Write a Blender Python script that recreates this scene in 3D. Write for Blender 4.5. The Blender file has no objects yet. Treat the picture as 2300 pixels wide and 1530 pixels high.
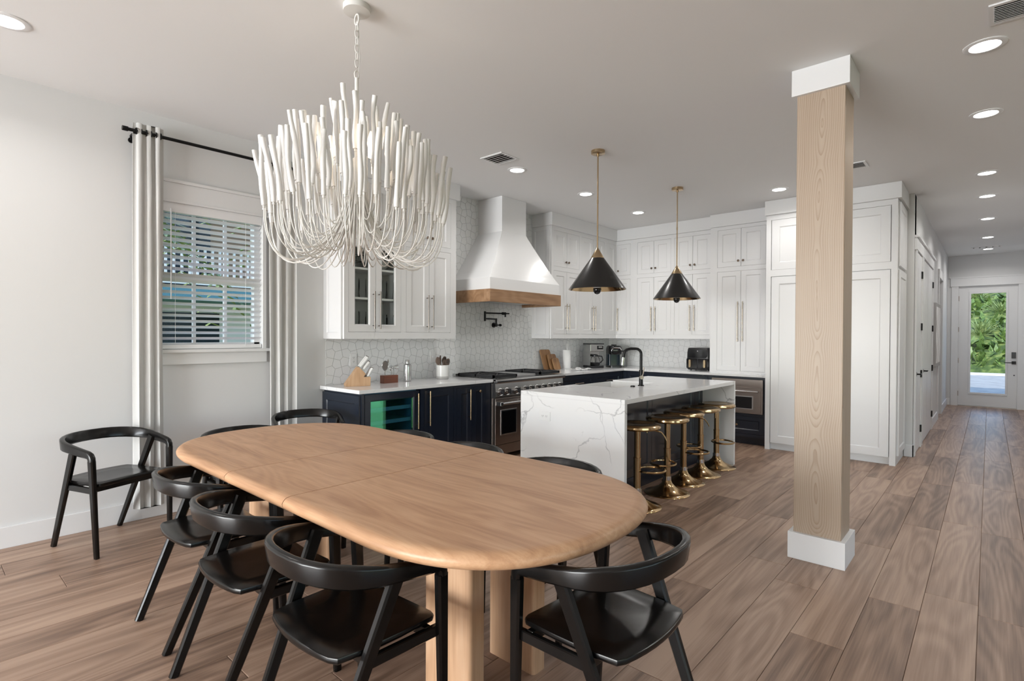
import bpy, bmesh, math, random
from mathutils import Vector, Matrix
random.seed(7)
R = math.radians; PI = math.pi
scene = bpy.context.scene; col = scene.collection

# ------------------------------------------------------------------ camera
H, F = 1.39, 1207.73
yaw, pit, roll = R(41.608), R(-.549), R(.256)
fw = Vector((math.cos(yaw)*math.cos(pit), math.sin(yaw)*math.cos(pit), math.sin(pit)))
rt = fw.cross(Vector((0, 0, 1))).normalized(); up = rt.cross(fw)
rt, up = rt*math.cos(roll)+up*math.sin(roll), up*math.cos(roll)-rt*math.sin(roll)
cam = bpy.data.cameras.new('camera'); cam.sensor_width = 36; cam.lens = 36*F/2300
cam.clip_start = .05; cam.clip_end = 300
co = bpy.data.objects.new('camera', cam); col.objects.link(co)
co.matrix_world = Matrix(((rt.x, up.x, -fw.x, 0), (rt.y, up.y, -fw.y, 0), (rt.z, up.z, -fw.z, H), (0, 0, 0, 1)))
scene.camera = co
def in_view(p, m=60):
    d = Vector(p)-Vector((0, 0, H)); w = d.dot(fw)
    if w < .3: return False
    x = 1150+F*d.dot(rt)/w; y = 765-F*d.dot(up)/w
    return -m < x < 2300+m and -m < y < 1530+m

# ------------------------------------------------------------------ world, sun, daylight, exposure
w = bpy.data.worlds.new('world'); scene.world = w; w.use_nodes = True
nt = w.node_tree; nt.nodes.clear()
sky = nt.nodes.new('ShaderNodeTexSky'); sky.sky_type = 'NISHITA'; sky.sun_disc = False
sky.sun_elevation = R(38); sky.sun_rotation = R(-90); sky.air_density = 1.0; sky.dust_density = .6
bg = nt.nodes.new('ShaderNodeBackground'); bg.inputs[1].default_value = .5
ow = nt.nodes.new('ShaderNodeOutputWorld')
nt.links.new(sky.outputs[0], bg.inputs[0]); nt.links.new(bg.outputs[0], ow.inputs[0])
def light(kind, name, loc, direction, power, **kw):
    l = bpy.data.lights.new(name, kind); l.energy = power
    for k, v in kw.items(): setattr(l, k, v)
    o = bpy.data.objects.new(name, l); col.objects.link(o); o.location = loc
    o.rotation_euler = Vector(direction).to_track_quat('-Z', 'Y').to_euler(); return o
light('SUN', 'sun_offscreen', (-20, -5, 30), (math.cos(R(38)), .12, -math.sin(R(38))), 3.2, angle=R(.6), color=(1, .95, .87))
DAY = (.95, .975, 1)
light('AREA', 'window_rear_offscreen', (-6.45, 2.5, 1.25), (1, 0, 0), 600, shape='RECTANGLE', size=4.0, size_y=2.4, color=DAY)
scene.cycles.transparent_max_bounces = 24
vs = scene.view_settings; vs.view_transform = 'Standard'; vs.look = 'None'; vs.exposure = .2; vs.gamma = 1; vs.use_curve_mapping = False

# ------------------------------------------------------------------ materials
MATS = {}
def nodes(name):
    m = bpy.data.materials.new(name); m.use_nodes = True; MATS[name] = m
    return m, m.node_tree, m.node_tree.nodes['Principled BSDF']
def lnk(t, a, b): t.links.new(a, b)
def plain(name, c, rough=.5, metal=0., bump=0., bscale=80., emit=None, spec=None, coat=0.):
    m, t, b = nodes(name)
    b.inputs['Base Color'].default_value = (*c, 1); b.inputs['Roughness'].default_value = rough; b.inputs['Metallic'].default_value = metal
    if spec is not None: b.inputs['Specular IOR Level'].default_value = spec
    if coat: b.inputs['Coat Weight'].default_value = coat; b.inputs['Coat Roughness'].default_value = .12
    if emit: b.inputs['Emission Color'].default_value = (*emit[0], 1); b.inputs['Emission Strength'].default_value = emit[1]
    n = t.nodes.new('ShaderNodeTexNoise'); n.inputs['Scale'].default_value = bscale
    tc = t.nodes.new('ShaderNodeTexCoord'); lnk(t, tc.outputs['Object'], n.inputs['Vector'])
    if bump:
        bp = t.nodes.new('ShaderNodeBump'); bp.inputs['Strength'].default_value = bump; bp.inputs['Distance'].default_value = .002
        lnk(t, n.outputs['Fac'], bp.inputs['Height']); lnk(t, bp.outputs['Normal'], b.inputs['Normal'])
    return m
def ramp(t, stops):
    r = t.nodes.new('ShaderNodeValToRGB'); e = r.color_ramp.elements
    e[0].position, e[0].color = stops[0][0], (*stops[0][1], 1); e[1].position, e[1].color = stops[-1][0], (*stops[-1][1], 1)
    for p, c in stops[1:-1]: k = e.new(p); k.color = (*c, 1)
    return r
def wood(name, cols, grain='x', rough=.45, vary=0., fine=1., bump=.12, ring=.35, arc=.7):
    m, t, b = nodes(name)
    tc = t.nodes.new('ShaderNodeTexCoord'); oi = t.nodes.new('ShaderNodeObjectInfo')
    mul = t.nodes.new('ShaderNodeVectorMath'); mul.operation = 'MULTIPLY_ADD'; mul.inputs[1].default_value = (13.7, 7.3, 5.1)
    cb = t.nodes.new('ShaderNodeCombineXYZ')
    for i in range(3): lnk(t, oi.outputs['Random'], cb.inputs[i])
    lnk(t, cb.outputs[0], mul.inputs[0]); lnk(t, tc.outputs['Object'], mul.inputs[2])
    def stretched(a, c):
        mp = t.nodes.new('ShaderNodeMapping'); s = [c*fine]*3; s['xyz'.index(grain)] = a*fine; mp.inputs['Scale'].default_value = s
        lnk(t, mul.outputs[0], mp.inputs['Vector']); return mp
    n1 = t.nodes.new('ShaderNodeTexNoise'); n1.inputs['Scale'].default_value = 1; n1.inputs['Detail'].default_value = 4; n1.inputs['Distortion'].default_value = .6
    lnk(t, stretched(.9, 9).outputs[0], n1.inputs['Vector'])
    n2 = t.nodes.new('ShaderNodeTexNoise'); n2.inputs['Scale'].default_value = 1; n2.inputs['Detail'].default_value = 3
    lnk(t, stretched(4, 120).outputs[0], n2.inputs['Vector'])
    # cathedral rings: sine of distorted low-frequency field
    n3 = t.nodes.new('ShaderNodeTexNoise'); n3.inputs['Scale'].default_value = 1; n3.inputs['Detail'].default_value = 1
    lnk(t, stretched(arc, 4).outputs[0], n3.inputs['Vector'])
    ms = t.nodes.new('ShaderNodeMath'); ms.operation = 'MULTIPLY'; ms.inputs[1].default_value = 70; lnk(t, n3.outputs['Fac'], ms.inputs[0])
    sn = t.nodes.new('ShaderNodeMath'); sn.operation = 'SINE'; lnk(t, ms.outputs[0], sn.inputs[0])
    def ma(op, x, y):
        q = t.nodes.new('ShaderNodeMath'); q.operation = op
        for i, v in enumerate((x, y)):
            if isinstance(v, (int, float)): q.inputs[i].default_value = v
            else: lnk(t, v, q.inputs[i])
        return q.outputs[0]
    fac = ma('ADD', ma('MULTIPLY', n1.outputs['Fac'], .75), ma('MULTIPLY', n2.outputs['Fac'], .3))
    fac = ma('ADD', fac, ma('MULTIPLY', sn.outputs[0], .05*ring/.35))
    if vary: fac = ma('ADD', fac, ma('MULTIPLY', ma('SUBTRACT', oi.outputs['Random'], .5), vary))
    r = ramp(t, [(.3, cols[0]), (.52, cols[1]), (.75, cols[2])]); lnk(t, fac, r.inputs[0]); lnk(t, r.outputs[0], b.inputs['Base Color'])
    b.inputs['Roughness'].default_value = rough
    bp = t.nodes.new('ShaderNodeBump'); bp.inputs['Strength'].default_value = bump; bp.inputs['Distance'].default_value = .002
    lnk(t, fac, bp.inputs['Height']); lnk(t, bp.outputs['Normal'], b.inputs['Normal'])
    return m
def marble(name, base=(.80, .80, .805), vein=(.26, .26, .28), scale=1.0, rough=.16, width=.012, amount=.5):
    m, t, b = nodes(name)
    tc = t.nodes.new('ShaderNodeTexCoord'); n = t.nodes.new('ShaderNodeTexNoise'); n.inputs['Scale'].default_value = 2.2*scale; n.inputs['Detail'].default_value = 5
    lnk(t, tc.outputs['Object'], n.inputs['Vector'])
    mix = t.nodes.new('ShaderNodeVectorMath'); mix.operation = 'MULTIPLY_ADD'; mix.inputs[1].default_value = (.55/scale,)*3
    lnk(t, n.outputs['Color'], mix.inputs[0]); lnk(t, tc.outputs['Object'], mix.inputs[2])
    v = t.nodes.new('ShaderNodeTexVoronoi'); v.feature = 'DISTANCE_TO_EDGE'; v.inputs['Scale'].default_value = 1.7*scale
    lnk(t, mix.outputs[0], v.inputs['Vector'])
    r = ramp(t, [(0, (1, 1, 1)), (width, (.55, .55, .55)), (width*2.4, (0, 0, 0))]); lnk(t, v.outputs['Distance'], r.inputs[0])
    n2 = t.nodes.new('ShaderNodeTexNoise'); n2.inputs['Scale'].default_value = 2.0*scale; lnk(t, tc.outputs['Object'], n2.inputs['Vector'])
    r2 = ramp(t, [(.46, (0, 0, 0)), (.60, (1, 1, 1))]); lnk(t, n2.outputs['Fac'], r2.inputs[0])
    q = t.nodes.new('ShaderNodeMath'); q.operation = 'MULTIPLY'; lnk(t, r.outputs[0], q.inputs[0]); lnk(t, r2.outputs[0], q.inputs[1])
    q2 = t.nodes.new('ShaderNodeMath'); q2.operation = 'MULTIPLY'; q2.inputs[1].default_value = amount; lnk(t, q.outputs[0], q2.inputs[0])
    mx = t.nodes.new('ShaderNodeMix'); mx.data_type = 'RGBA'; mx.inputs['A'].default_value = (*base, 1); mx.inputs['B'].default_value = (*vein, 1)
    lnk(t, q2.outputs[0], mx.inputs['Factor']); lnk(t, mx.outputs['Result'], b.inputs['Base Color']); b.inputs['Roughness'].default_value = rough
    return m
def glass(name, tint=(1, 1, 1), refl=1.0, rough=.0):
    m = bpy.data.materials.new(name); m.use_nodes = True; t = m.node_tree; t.nodes.clear(); MATS[name] = m
    o = t.nodes.new('ShaderNodeOutputMaterial'); mx = t.nodes.new('ShaderNodeMixShader'); fr = t.nodes.new('ShaderNodeLayerWeight'); fr.inputs[0].default_value = .12
    tr = t.nodes.new('ShaderNodeBsdfTransparent'); tr.inputs[0].default_value = (*tint, 1); gl = t.nodes.new('ShaderNodeBsdfGlossy'); gl.inputs['Roughness'].default_value = rough
    ml = t.nodes.new('ShaderNodeMath'); ml.operation = 'MULTIPLY'; ml.inputs[1].default_value = refl; lnk(t, fr.outputs[0], ml.inputs[0])
    lnk(t, ml.outputs[0], mx.inputs[0]); lnk(t, tr.outputs[0], mx.inputs[1]); lnk(t, gl.outputs[0], mx.inputs[2]); lnk(t, mx.outputs[0], o.inputs[0])
    return m
def noisy(name, stops, scale=8, rough=.9, bump=.3):
    m, t, b = nodes(name); tc = t.nodes.new('ShaderNodeTexCoord'); n = t.nodes.new('ShaderNodeTexNoise'); n.inputs['Scale'].default_value = scale; n.inputs['Detail'].default_value = 6
    lnk(t, tc.outputs['Object'], n.inputs['Vector']); r = ramp(t, stops); lnk(t, n.outputs['Fac'], r.inputs[0]); lnk(t, r.outputs[0], b.inputs['Base Color'])
    b.inputs['Roughness'].default_value = rough
    bp = t.nodes.new('ShaderNodeBump'); bp.inputs['Strength'].default_value = bump; bp.inputs['Distance'].default_value = .02
    lnk(t, n.outputs['Fac'], bp.inputs['Height']); lnk(t, bp.outputs['Normal'], b.inputs['Normal']); return m

plain('wall', (.70, .70, .70), .85, bump=.08, bscale=300)
plain('ceiling', (.80, .80, .80), .9, bump=.06, bscale=250)
plain('trim', (.76, .76, .765), .35)
plain('cabinet', (.74, .74, .745), .38)
plain('hoodwhite', (.74, .74, .745), .2)
plain('navy', (.010, .015, .028), .30, coat=.3)
wood('plank', [(.17, .105, .072), (.32, .207, .146), (.45, .312, .228)], 'x', .44, vary=.24, fine=1.25, bump=.18, ring=.45)
wood('oak', [(.39, .205, .108), (.52, .295, .163), (.62, .38, .225)], 'y', .42, fine=1.6)
wood('oakleg', [(.38, .22, .12), (.52, .315, .185), (.62, .41, .265)], 'z', .48)
def postwood(name):
    """flat-sawn post: growth rings around a wandering pith, so the faces show cathedral arcs and fine lines"""
    m, t, b = nodes(name); tc = t.nodes.new('ShaderNodeTexCoord'); sp = t.nodes.new('ShaderNodeSeparateXYZ'); lnk(t, tc.outputs['Object'], sp.inputs[0])
    def ma(op, x, y=0.):
        q = t.nodes.new('ShaderNodeMath'); q.operation = op
        for i, v in enumerate((x, y)):
            if isinstance(v, (int, float)): q.inputs[i].default_value = v
            else: lnk(t, v, q.inputs[i])
        return q.outputs[0]
    def nz(scale, loc, det=1.):
        mp = t.nodes.new('ShaderNodeMapping'); mp.inputs['Scale'].default_value = scale; mp.inputs['Location'].default_value = loc; lnk(t, tc.outputs['Object'], mp.inputs['Vector'])
        n = t.nodes.new('ShaderNodeTexNoise'); n.inputs['Scale'].default_value = 1; n.inputs['Detail'].default_value = det; lnk(t, mp.outputs[0], n.inputs['Vector']); return n.outputs['Fac']
    px = ma('ADD', -.118, ma('MULTIPLY', ma('SUBTRACT', nz((0, 0, 1.7), (3.3, 0, .4), 2), .5), .22)); py = ma('MULTIPLY', ma('SUBTRACT', nz((0, 0, .8), (9.1, 4, 0)), .5), .10)
    dx = ma('SUBTRACT', sp.outputs[0], px); dy = ma('SUBTRACT', sp.outputs[1], py)
    r = ma('SQRT', ma('ADD', ma('MULTIPLY', dx, dx), ma('MULTIPLY', dy, dy)))
    r = ma('ADD', r, ma('MULTIPLY', nz((14, 14, 3), (1, 2, 3), 2), .010))
    ring = ma('FRACT', ma('MULTIPLY', r, 88.))
    line = ma('POWER', ring, 3.)
    fine = nz((170, 170, 3), (0, 0, 0), 2); wide = nz((7, 7, .8), (5, 1, 2), 2)
    fac = ma('ADD', ma('MULTIPLY', line, .42), ma('ADD', ma('MULTIPLY', fine, .30), ma('MULTIPLY', wide, .30)))
    rp = ramp(t, [(.15, (.455, .36, .275)), (.40, (.405, .31, .23)), (.85, (.27, .18, .115))]); lnk(t, fac, rp.inputs[0]); lnk(t, rp.outputs[0], b.inputs['Base Color'])
    b.inputs['Roughness'].default_value = .45
    return m
postwood('post')
wood('hoodwood', [(.20, .105, .05), (.31, .175, .09), (.42, .26, .15)], 'x', .45)
wood('boardwood', [(.20, .095, .04), (.32, .165, .07), (.42, .24, .11)], 'z', .5)
wood('blockwood', [(.33, .19, .10), (.46, .28, .155), (.55, .36, .22)], 'z', .45)
wood('cherry', [(.10, .030, .015), (.17, .052, .028), (.24, .08, .045)], 'x', .4)
wood('utensil', [(.10, .065, .05), (.16, .11, .085), (.21, .15, .12)], 'z', .6)
plain('blackwood', (.0045, .004, .0038), .22, bump=.04, bscale=60, spec=.4)
plain('grout', (.50, .50, .50), .9)
plain('tile', (.78, .785, .79), .22)
marble('quartz', width=.005, amount=.8)
marble('quartz_counter', scale=1.6, rough=.10, amount=.35)
plain('steel', (.52, .52, .52), .26, 1.0)
plain('steel_dark', (.30, .27, .25), .30, 1.0)
plain('ovenfront', (.36, .31, .28), .30, 1.0)  # stainless steel with its brown-grey reflection put into the base colour
plain('black_metal', (.012, .012, .013), .35, .6)
plain('black_gloss', (.006, .006, .007), .08)
plain('black_plastic', (.014, .014, .016), .32)
plain('iron', (.014, .014, .016), .55)
plain('brass', (.52, .39, .245), .26, 1.0)
plain('gold', (.50, .355, .195), .17, 1.0)
plain('pull', (.44, .39, .33), .27, 1.0)
plain('pull_dark', (.20, .18, .165), .3, 1.0)
plain('chrome', (.75, .75, .75), .08, 1.0)
plain('bronze_knob', (.16, .12, .09), .3, .9)
plain('shade_black', (.010, .009, .009), .30, coat=.2)
plain('plaster', (.74, .735, .725), .75, bump=.15, bscale=120)
plain('wire', (.68, .67, .645), .5)
plain('linen', (.58, .577, .565), .9, bump=.25, bscale=600)
plain('blind', (.80, .80, .81), .45)
plain('ceramic', (.72, .715, .70), .2)
plain('ceramic_grey', (.42, .41, .40), .4)
plain('paper', (.82, .82, .82), .95)
plain('towel', (.66, .66, .66), .95, bump=.3, bscale=300)
plain('white_plastic', (.78, .78, .775), .35)
plain('slot', (.05, .05, .05), .6)
plain('tank_blue', (.010, .020, .030), .12)
plain('bulb_glass', (.62, .62, .63), .12)
plain('bulb', (1, .9, .75), .3, emit=((1, .82, .60), 2.0))
plain('led', (1, 1, 1), .4, emit=((1, .97, .92), 14.0))
plain('canvas', (.42, .41, .40), .9)
plain('inside', (.55, .55, .545), .7)
plain('underlay', (.24, .165, .12), .8)
plain('dark_in', (.02, .025, .03), .6)
plain('cooler_in', (.12, .24, .36), .5)
plain('cooler_shelf', (.30, .36, .42), .4)
glass('pane', (.97, .985, .98), .2)
glass('glassware', (.975, .98, .98), 1.1)
def coated_glass(name):
    """cooler door glass: bluish see-through pane with a greenish metallic coating that mirrors the room"""
    m = bpy.data.materials.new(name); m.use_nodes = True; t = m.node_tree; t.nodes.clear(); MATS[name] = m
    o = t.nodes.new('ShaderNodeOutputMaterial'); a = t.nodes.new('ShaderNodeAddShader'); tr = t.nodes.new('ShaderNodeBsdfTransparent'); tr.inputs[0].default_value = (.50, .66, .74, 1)
    gl = t.nodes.new('ShaderNodeBsdfGlossy'); gl.inputs['Color'].default_value = (.10, .36, .18, 1); gl.inputs['Roughness'].default_value = 0
    lnk(t, tr.outputs[0], a.inputs[0]); lnk(t, gl.outputs[0], a.inputs[1]); lnk(t, a.outputs[0], o.inputs[0])
coated_glass('cooler_glass')
plain('oven_glass', (.004, .004, .005), .04)
noisy('grass', [(.3, (.10, .15, .03)), (.7, (.34, .40, .10))], 30)
noisy('bankgreen', [(.3, (.012, .028, .008)), (.5, (.06, .10, .02)), (.72, (.22, .26, .07))], 3)
noisy('sand', [(.3, (.55, .49, .41)), (.7, (.70, .64, .55))], 5)
noisy('drive', [(.3, (.26, .25, .24)), (.7, (.40, .385, .365))], 3)
noisy('leaf', [(.3, (.045, .09, .02)), (.7, (.17, .25, .06))], 12, .5)
noisy('frond', [(.3, (.10, .16, .05)), (.7, (.32, .38, .14))], 9, .45)
noisy('bark', [(.3, (.10, .07, .05)), (.7, (.24, .18, .13))], 20)
plain('ext_white', (.75, .75, .74), .7)
plain('ext_teal', (.10, .24, .30), .5)
plain('ext_tan', (.30, .20, .13), .7)
plain('ext_glass', (.02, .03, .04), .05)

# ------------------------------------------------------------------ mesh helpers
class MB:
    def __init__(s): s.v = []; s.f = []
    def add(s, vs, fs):
        b = len(s.v); s.v += [tuple(v) for v in vs]; s.f += [tuple(i+b for i in f) for f in fs]; return s
    def box(s, x0, x1, y0, y1, z0, z1):
        return s.add([(x0, y0, z0), (x1, y0, z0), (x1, y1, z0), (x0, y1, z0), (x0, y0, z1), (x1, y0, z1), (x1, y1, z1), (x0, y1, z1)],
                     [(0, 3, 2, 1), (4, 5, 6, 7), (0, 1, 5, 4), (1, 2, 6, 5), (2, 3, 7, 6), (3, 0, 4, 7)])
    def prism(s, poly, z0, z1):
        n = len(poly)
        return s.add([(x, y, z0) for x, y in poly]+[(x, y, z1) for x, y in poly],
                     [tuple(range(n-1, -1, -1)), tuple(range(n, 2*n))]+[(i, (i+1) % n, n+(i+1) % n, n+i) for i in range(n)])
    def loft(s, rings, cap=True, closed=False):
        n = len(rings[0]); vs = [p for r in rings for p in r]; fs = []
        m = len(rings)
        for k in range(m if closed else m-1):
            a, b = k*n, ((k+1) % m)*n
            fs += [(a+i, a+(i+1) % n, b+(i+1) % n, b+i) for i in range(n)]
        if cap and not closed: fs += [tuple(range(n-1, -1, -1)), tuple((m-1)*n+i for i in range(n))]
        return s.add(vs, fs)
    def cyl(s, p0, p1, r0, r1=None, n=16):
        r1 = r0 if r1 is None else r1; p0, p1 = Vector(p0), Vector(p1); d = (p1-p0).normalized()
        a = d.orthogonal().normalized(); b = d.cross(a)
        return s.loft([[p+(a*math.cos(2*PI*i/n)+b*math.sin(2*PI*i/n))*r for i in range(n)] for p, r in ((p0, r0), (p1, r1))])
    def tube(s, path, r, n=8, closed=False):
        P = [Vector(p) for p in path]; rings = []; m = len(P); a = None
        for i, p in enumerate(P):
            if closed: t = (P[(i+1) % m]-P[i-1]).normalized()
            else: t = (P[min(i+1, m-1)]-P[max(i-1, 0)]).normalized()
            a = t.orthogonal().normalized() if a is None else (a-t*a.dot(t)).normalized()
            b = t.cross(a); rr = r[i] if isinstance(r, (list, tuple)) else r
            rings.append([p+(a*math.cos(2*PI*k/n)+b*math.sin(2*PI*k/n))*rr for k in range(n)])
        return s.loft(rings, closed=closed)
    def lathe(s, prof, c=(0, 0, 0), n=24, cap=True):
        return s.loft([[(c[0]+r*math.cos(2*PI*i/n), c[1]+r*math.sin(2*PI*i/n), c[2]+z) for i in range(n)] for r, z in prof], cap=cap)
    def bar(s, p0, p1, a0, b0, a1, b1, ref=(1, 0, 0), ch=.25):
        # tapered rounded-rectangle bar; a = size along ref-ish direction, b = across it
        p0, p1 = Vector(p0), Vector(p1); d = (p1-p0).normalized(); u = Vector(ref); u = (u-d*u.dot(d)).normalized(); v = d.cross(u)
        rings = []
        for p, a, b in ((p0, a0, b0), (p1, a1, b1)):
            a /= 2; b /= 2; c = min(a, b)*2*ch
            rings.append([p+u*x+v*y for x, y in ((a, b-c), (a-c, b), (c-a, b), (-a, b-c), (-a, c-b), (c-a, -b), (a-c, -b), (a, c-b))])
        return s.loft(rings)
    def build(s, name, mat, parent=None, smooth=False, bevel=0, seg=2, kind=None, loc=None, rz=None):
        me = bpy.data.meshes.new(name); me.from_pydata([tuple(v) for v in s.v], [], s.f)
        bm = bmesh.new(); bm.from_mesh(me); bmesh.ops.recalc_face_normals(bm, faces=bm.faces)
        if bevel:
            es = [e for e in bm.edges if len(e.link_faces) == 2 and e.calc_face_angle(0) > .5]
            bmesh.ops.bevel(bm, geom=es, offset=bevel, segments=seg, profile=.6, affect='EDGES', clamp_overlap=True)
        if smooth:
            for f in bm.faces: f.smooth = True
            for e in bm.edges:
                if len(e.link_faces) == 2 and e.calc_face_angle(0) > .7: e.smooth = False
        bm.to_mesh(me); bm.free()
        me.materials.append(MATS[mat])
        o = bpy.data.objects.new(name, me); col.objects.link(o)
        if parent: o.parent = parent
        if kind: o['kind'] = kind
        if loc: o.location = loc
        if rz: o.rotation_euler.z = rz
        return o
def tag(o, label, cat, group=None):
    o['label'] = label; o['category'] = cat
    if group: o['group'] = group
    return o
def thing(name, label, cat, loc=(0, 0, 0), rz=0, group=None):
    o = bpy.data.objects.new(name, None); o.empty_display_size = .1; col.objects.link(o); o.location = loc; o.rotation_euler.z = rz
    return tag(o, label, cat, group)
def dup(o, parent=None):
    c = o.copy(); col.objects.link(c); c.parent = parent
    for ch in list(o.children): dup(ch, c)
    return c
def dupt(o, loc, rz, label, group=None):
    c = dup(o); c.location = loc; c.rotation_euler.z = rz; c['label'] = label
    if group: c['group'] = group
    return c
def B(*a): return MB().box(*a)
def S(name, mb, mat, parent=None, **k): return mb.build(name, mat, parent, kind='structure', **k)
def rrect(x0, x1, y0, y1, r, n=5):
    out = []
    for cx, cy, a in ((x1-r, y1-r, 0), (x0+r, y1-r, 90), (x0+r, y0+r, 180), (x1-r, y0+r, 270)):
        out += [(cx+r*math.cos(R(a+90*i/n)), cy+r*math.sin(R(a+90*i/n))) for i in range(n+1)]
    return out

# ------------------------------------------------------------------ room shell
CZ, YW, XB, YH, XE = 3.05, 4.75, 7.78, .66, 14.26
XR, YR, HR = -6.5, -5.0, -.62            # rear wall, right wall, hall right wall
XS = 7.74                                # end of the wall stub beside the refrigerator
fl = S('floor', B(XR, XB, YR, YW, -.2, -.012).box(XB, XE, HR, YH, -.2, -.012), 'underlay')
pl = B(0, 1, -.1093, .1093, -.012, 0).build('plank', 'plank', fl, bevel=.0016, seg=1)
pme = pl.data; first = True; rest = []
k = 0
rows = [.03+.22*i for i in range(-24, 22)]
for y0 in rows:
    y1 = y0+.22
    if y1 < YR+.05 or y0 > YW-.05: continue
    k += 1; rnd = random.Random(k*31); x = XR-rnd.random()*1.5
    xe = XE if (y0 > HR-.1 and y1 < YH+.12) else XB
    while x < xe:
        a, b = max(x, XR), min(x+1.52, xe); x += 1.52
        if b-a < .06: continue
        ya, yb = max(y0, YR), min(y1, YW)
        c = (ya+yb)/2
        vis = any(in_view((a+(b-a)*i/6, yy, 0), 10) for i in range(7) for yy in (ya, yb))
        hid = a > 7.15 and (ya > .9)                    # under the cabinets
        if vis and not hid:
            if first: o = pl; first = False
            else: o = bpy.data.objects.new('plank', pme); col.objects.link(o); o.parent = fl
            o.location = (a+.0008, c, 0); o.scale = (b-a-.0016, (yb-ya)/.22, 1)
        else: rest.append((a, b, ya, yb))
mb = MB()
for a, b, ya, yb in rest: mb.box(a+.001, b-.001, ya+.001, yb-.001, -.012, 0)
mb.build('planks_out_of_sight', 'plank', fl, kind='stuff')
VENTS = [('square white ceiling vent beside the light near the range hood', 3.70, 3.45, .135, .125, 5, R(90)), ('long white ceiling return grille with fine louvres', 3.715, -.34, .36, .115, 9, R(90)),
         ('small white ceiling vent next to the wooden post', 6.10, 1.02, .13, .11, 5, R(90)), ('white ceiling vent at the end of the hall near the front door', 13.15, .06, .09, .21, 4, 0)]
def slab(mb, x0, x1, y0, y1):
    holes = [((x-d+.02, x+d-.02, y-w_+.02, y+w_-.02) if rz else (x-w_+.02, x+w_-.02, y-d+.02, y+d-.02)) for _, x, y, w_, d, _, rz in VENTS]
    holes = sorted(h for h in holes if h[0] > x0 and h[1] < x1)
    xs = sorted({x0, x1, *[v for h in holes for v in h[:2]]})
    for a, b in zip(xs, xs[1:]):
        y = y0
        for h in sorted((h for h in holes if h[0] <= a+1e-6 and h[1] >= b-1e-6), key=lambda h: h[2]): mb.box(a, b, y, h[2], CZ, CZ+.2); y = h[3]
        mb.box(a, b, y, y1, CZ, CZ+.2)
    return mb
S('ceiling', slab(slab(MB(), XR, XB, YR, YW), XB, XE, HR, YH), 'ceiling')
# window wall with its opening
WX0, WX1, WZ0, WZ1 = 1.27, 2.06, 1.27, 2.41
wl = S('wall_left', B(XR-.15, WX0, YW, YW+.15, 0, CZ).box(WX1, XB+.15, YW, YW+.15, 0, CZ).box(WX0, WX1, YW, YW+.15, 0, WZ0).box(WX0, WX1, YW, YW+.15, WZ1, CZ), 'wall')
wb = S('wall_back', B(XB, XB+.15, YH, YW, 0, CZ), 'wall')
OX0, OX1 = 11.62, 12.45                  # cased opening in the hall
wh = S('wall_hall_left', B(XS, OX0, YH, YH+.09, 0, CZ).box(OX1, XE, YH, YH+.09, 0, CZ).box(OX0, OX1, YH, YH+.09, 2.40, CZ), 'wall')
S('wall_hall_recess', B(OX0-.1, OX0, YH+.09, 1.9, 0, CZ).box(OX1, OX1+.1, YH+.09, 1.9, 0, CZ).box(OX0-.1, OX1+.1, 1.9, 2.0, 0, CZ).box(OX0, OX1, YH+.09, 1.9, CZ-.1, CZ).box(OX0, OX1, YH+.09, 1.9, -.1, 0), 'wall')
S('wall_hall_right', B(XB, XE, HR-.12, HR, 0, CZ), 'wall')
S('wall_end', B(XE, XE+.15, .479, YH+.1, 0, CZ).box(XE, XE+.15, HR-.1, -.405, 0, CZ).box(XE, XE+.15, -.405, .479, 2.43, CZ), 'wall')
S('wall_kitchen_end', B(XB, XB+.15, YR, HR-.12, 0, CZ), 'wall')
# rear and side walls of the living area behind the photographer: wide glazed openings; the side opening and its window are added to admit sky light
S('wall_rear', B(XR-.15, XR, YR, .45, 0, CZ).box(XR-.15, XR, 4.55, YW, 0, CZ).box(XR-.15, XR, .45, 4.55, 2.5, CZ), 'wall')
S('wall_right', B(XR, -1.7, YR-.15, YR, 0, CZ).box(4.5, XB, YR-.15, YR, 0, CZ).box(-1.7, 4.5, YR-.15, YR, 2.5, CZ), 'wall')
for n, pts in ((2, [(XR-.1, .45+1.025*i) for i in range(5)]), (3, [(-1.7+1.55*i, YR-.1) for i in range(5)])):
    mb = MB()
    for i, (x, y) in enumerate(pts):
        mb.box(x-.03, x+.03, y-.03, y+.03, 0, 2.5)
    wf = S('window_%d' % n, mb, 'trim')
    a, b = pts[0], pts[-1]
    (B(a[0]-.005, a[0]+.005, a[1], b[1], 0, 2.5) if n == 2 else B(a[0], b[0], a[1]-.005, a[1]+.005, 0, 2.5)).build('pane', 'pane', wf)
S('roof', B(XR-2.8, XE+.4, YR-1.2, YW+.5, CZ+.25, CZ+.4).box(-5, XE, YR, YW, CZ+.4, 6.3), 'ext_white')  # unseen; rear overhang added to block sun, upper box added to shade the driveway
# baseboards
def base(name, *a): S(name, B(*a), 'trim', bevel=.003)
base('baseboard_left', XR, 2.61, YW-.016, YW-.0005, 0, .138)
base('baseboard_hall', XS-.016, 7.80, YH-.016, YH+.0, 0, .138)
base('baseboard_stub', XS-.016, XS-.0005, YH-.016, .735, 0, .138)
base('baseboard_hall_mid', 10.36, OX0-.1, YH-.016, YH-.0005, 0, .138)
base('baseboard_hall_far', OX1+.1, XE-.016, YH-.016, YH-.0005, 0, .138)
base('baseboard_end', XE-.016, XE-.0005, .60, YH-.016, 0, .138)
S('wall_stub_end', B(XS, XB, YH+.09, .745, 0, CZ), 'wall')

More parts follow.
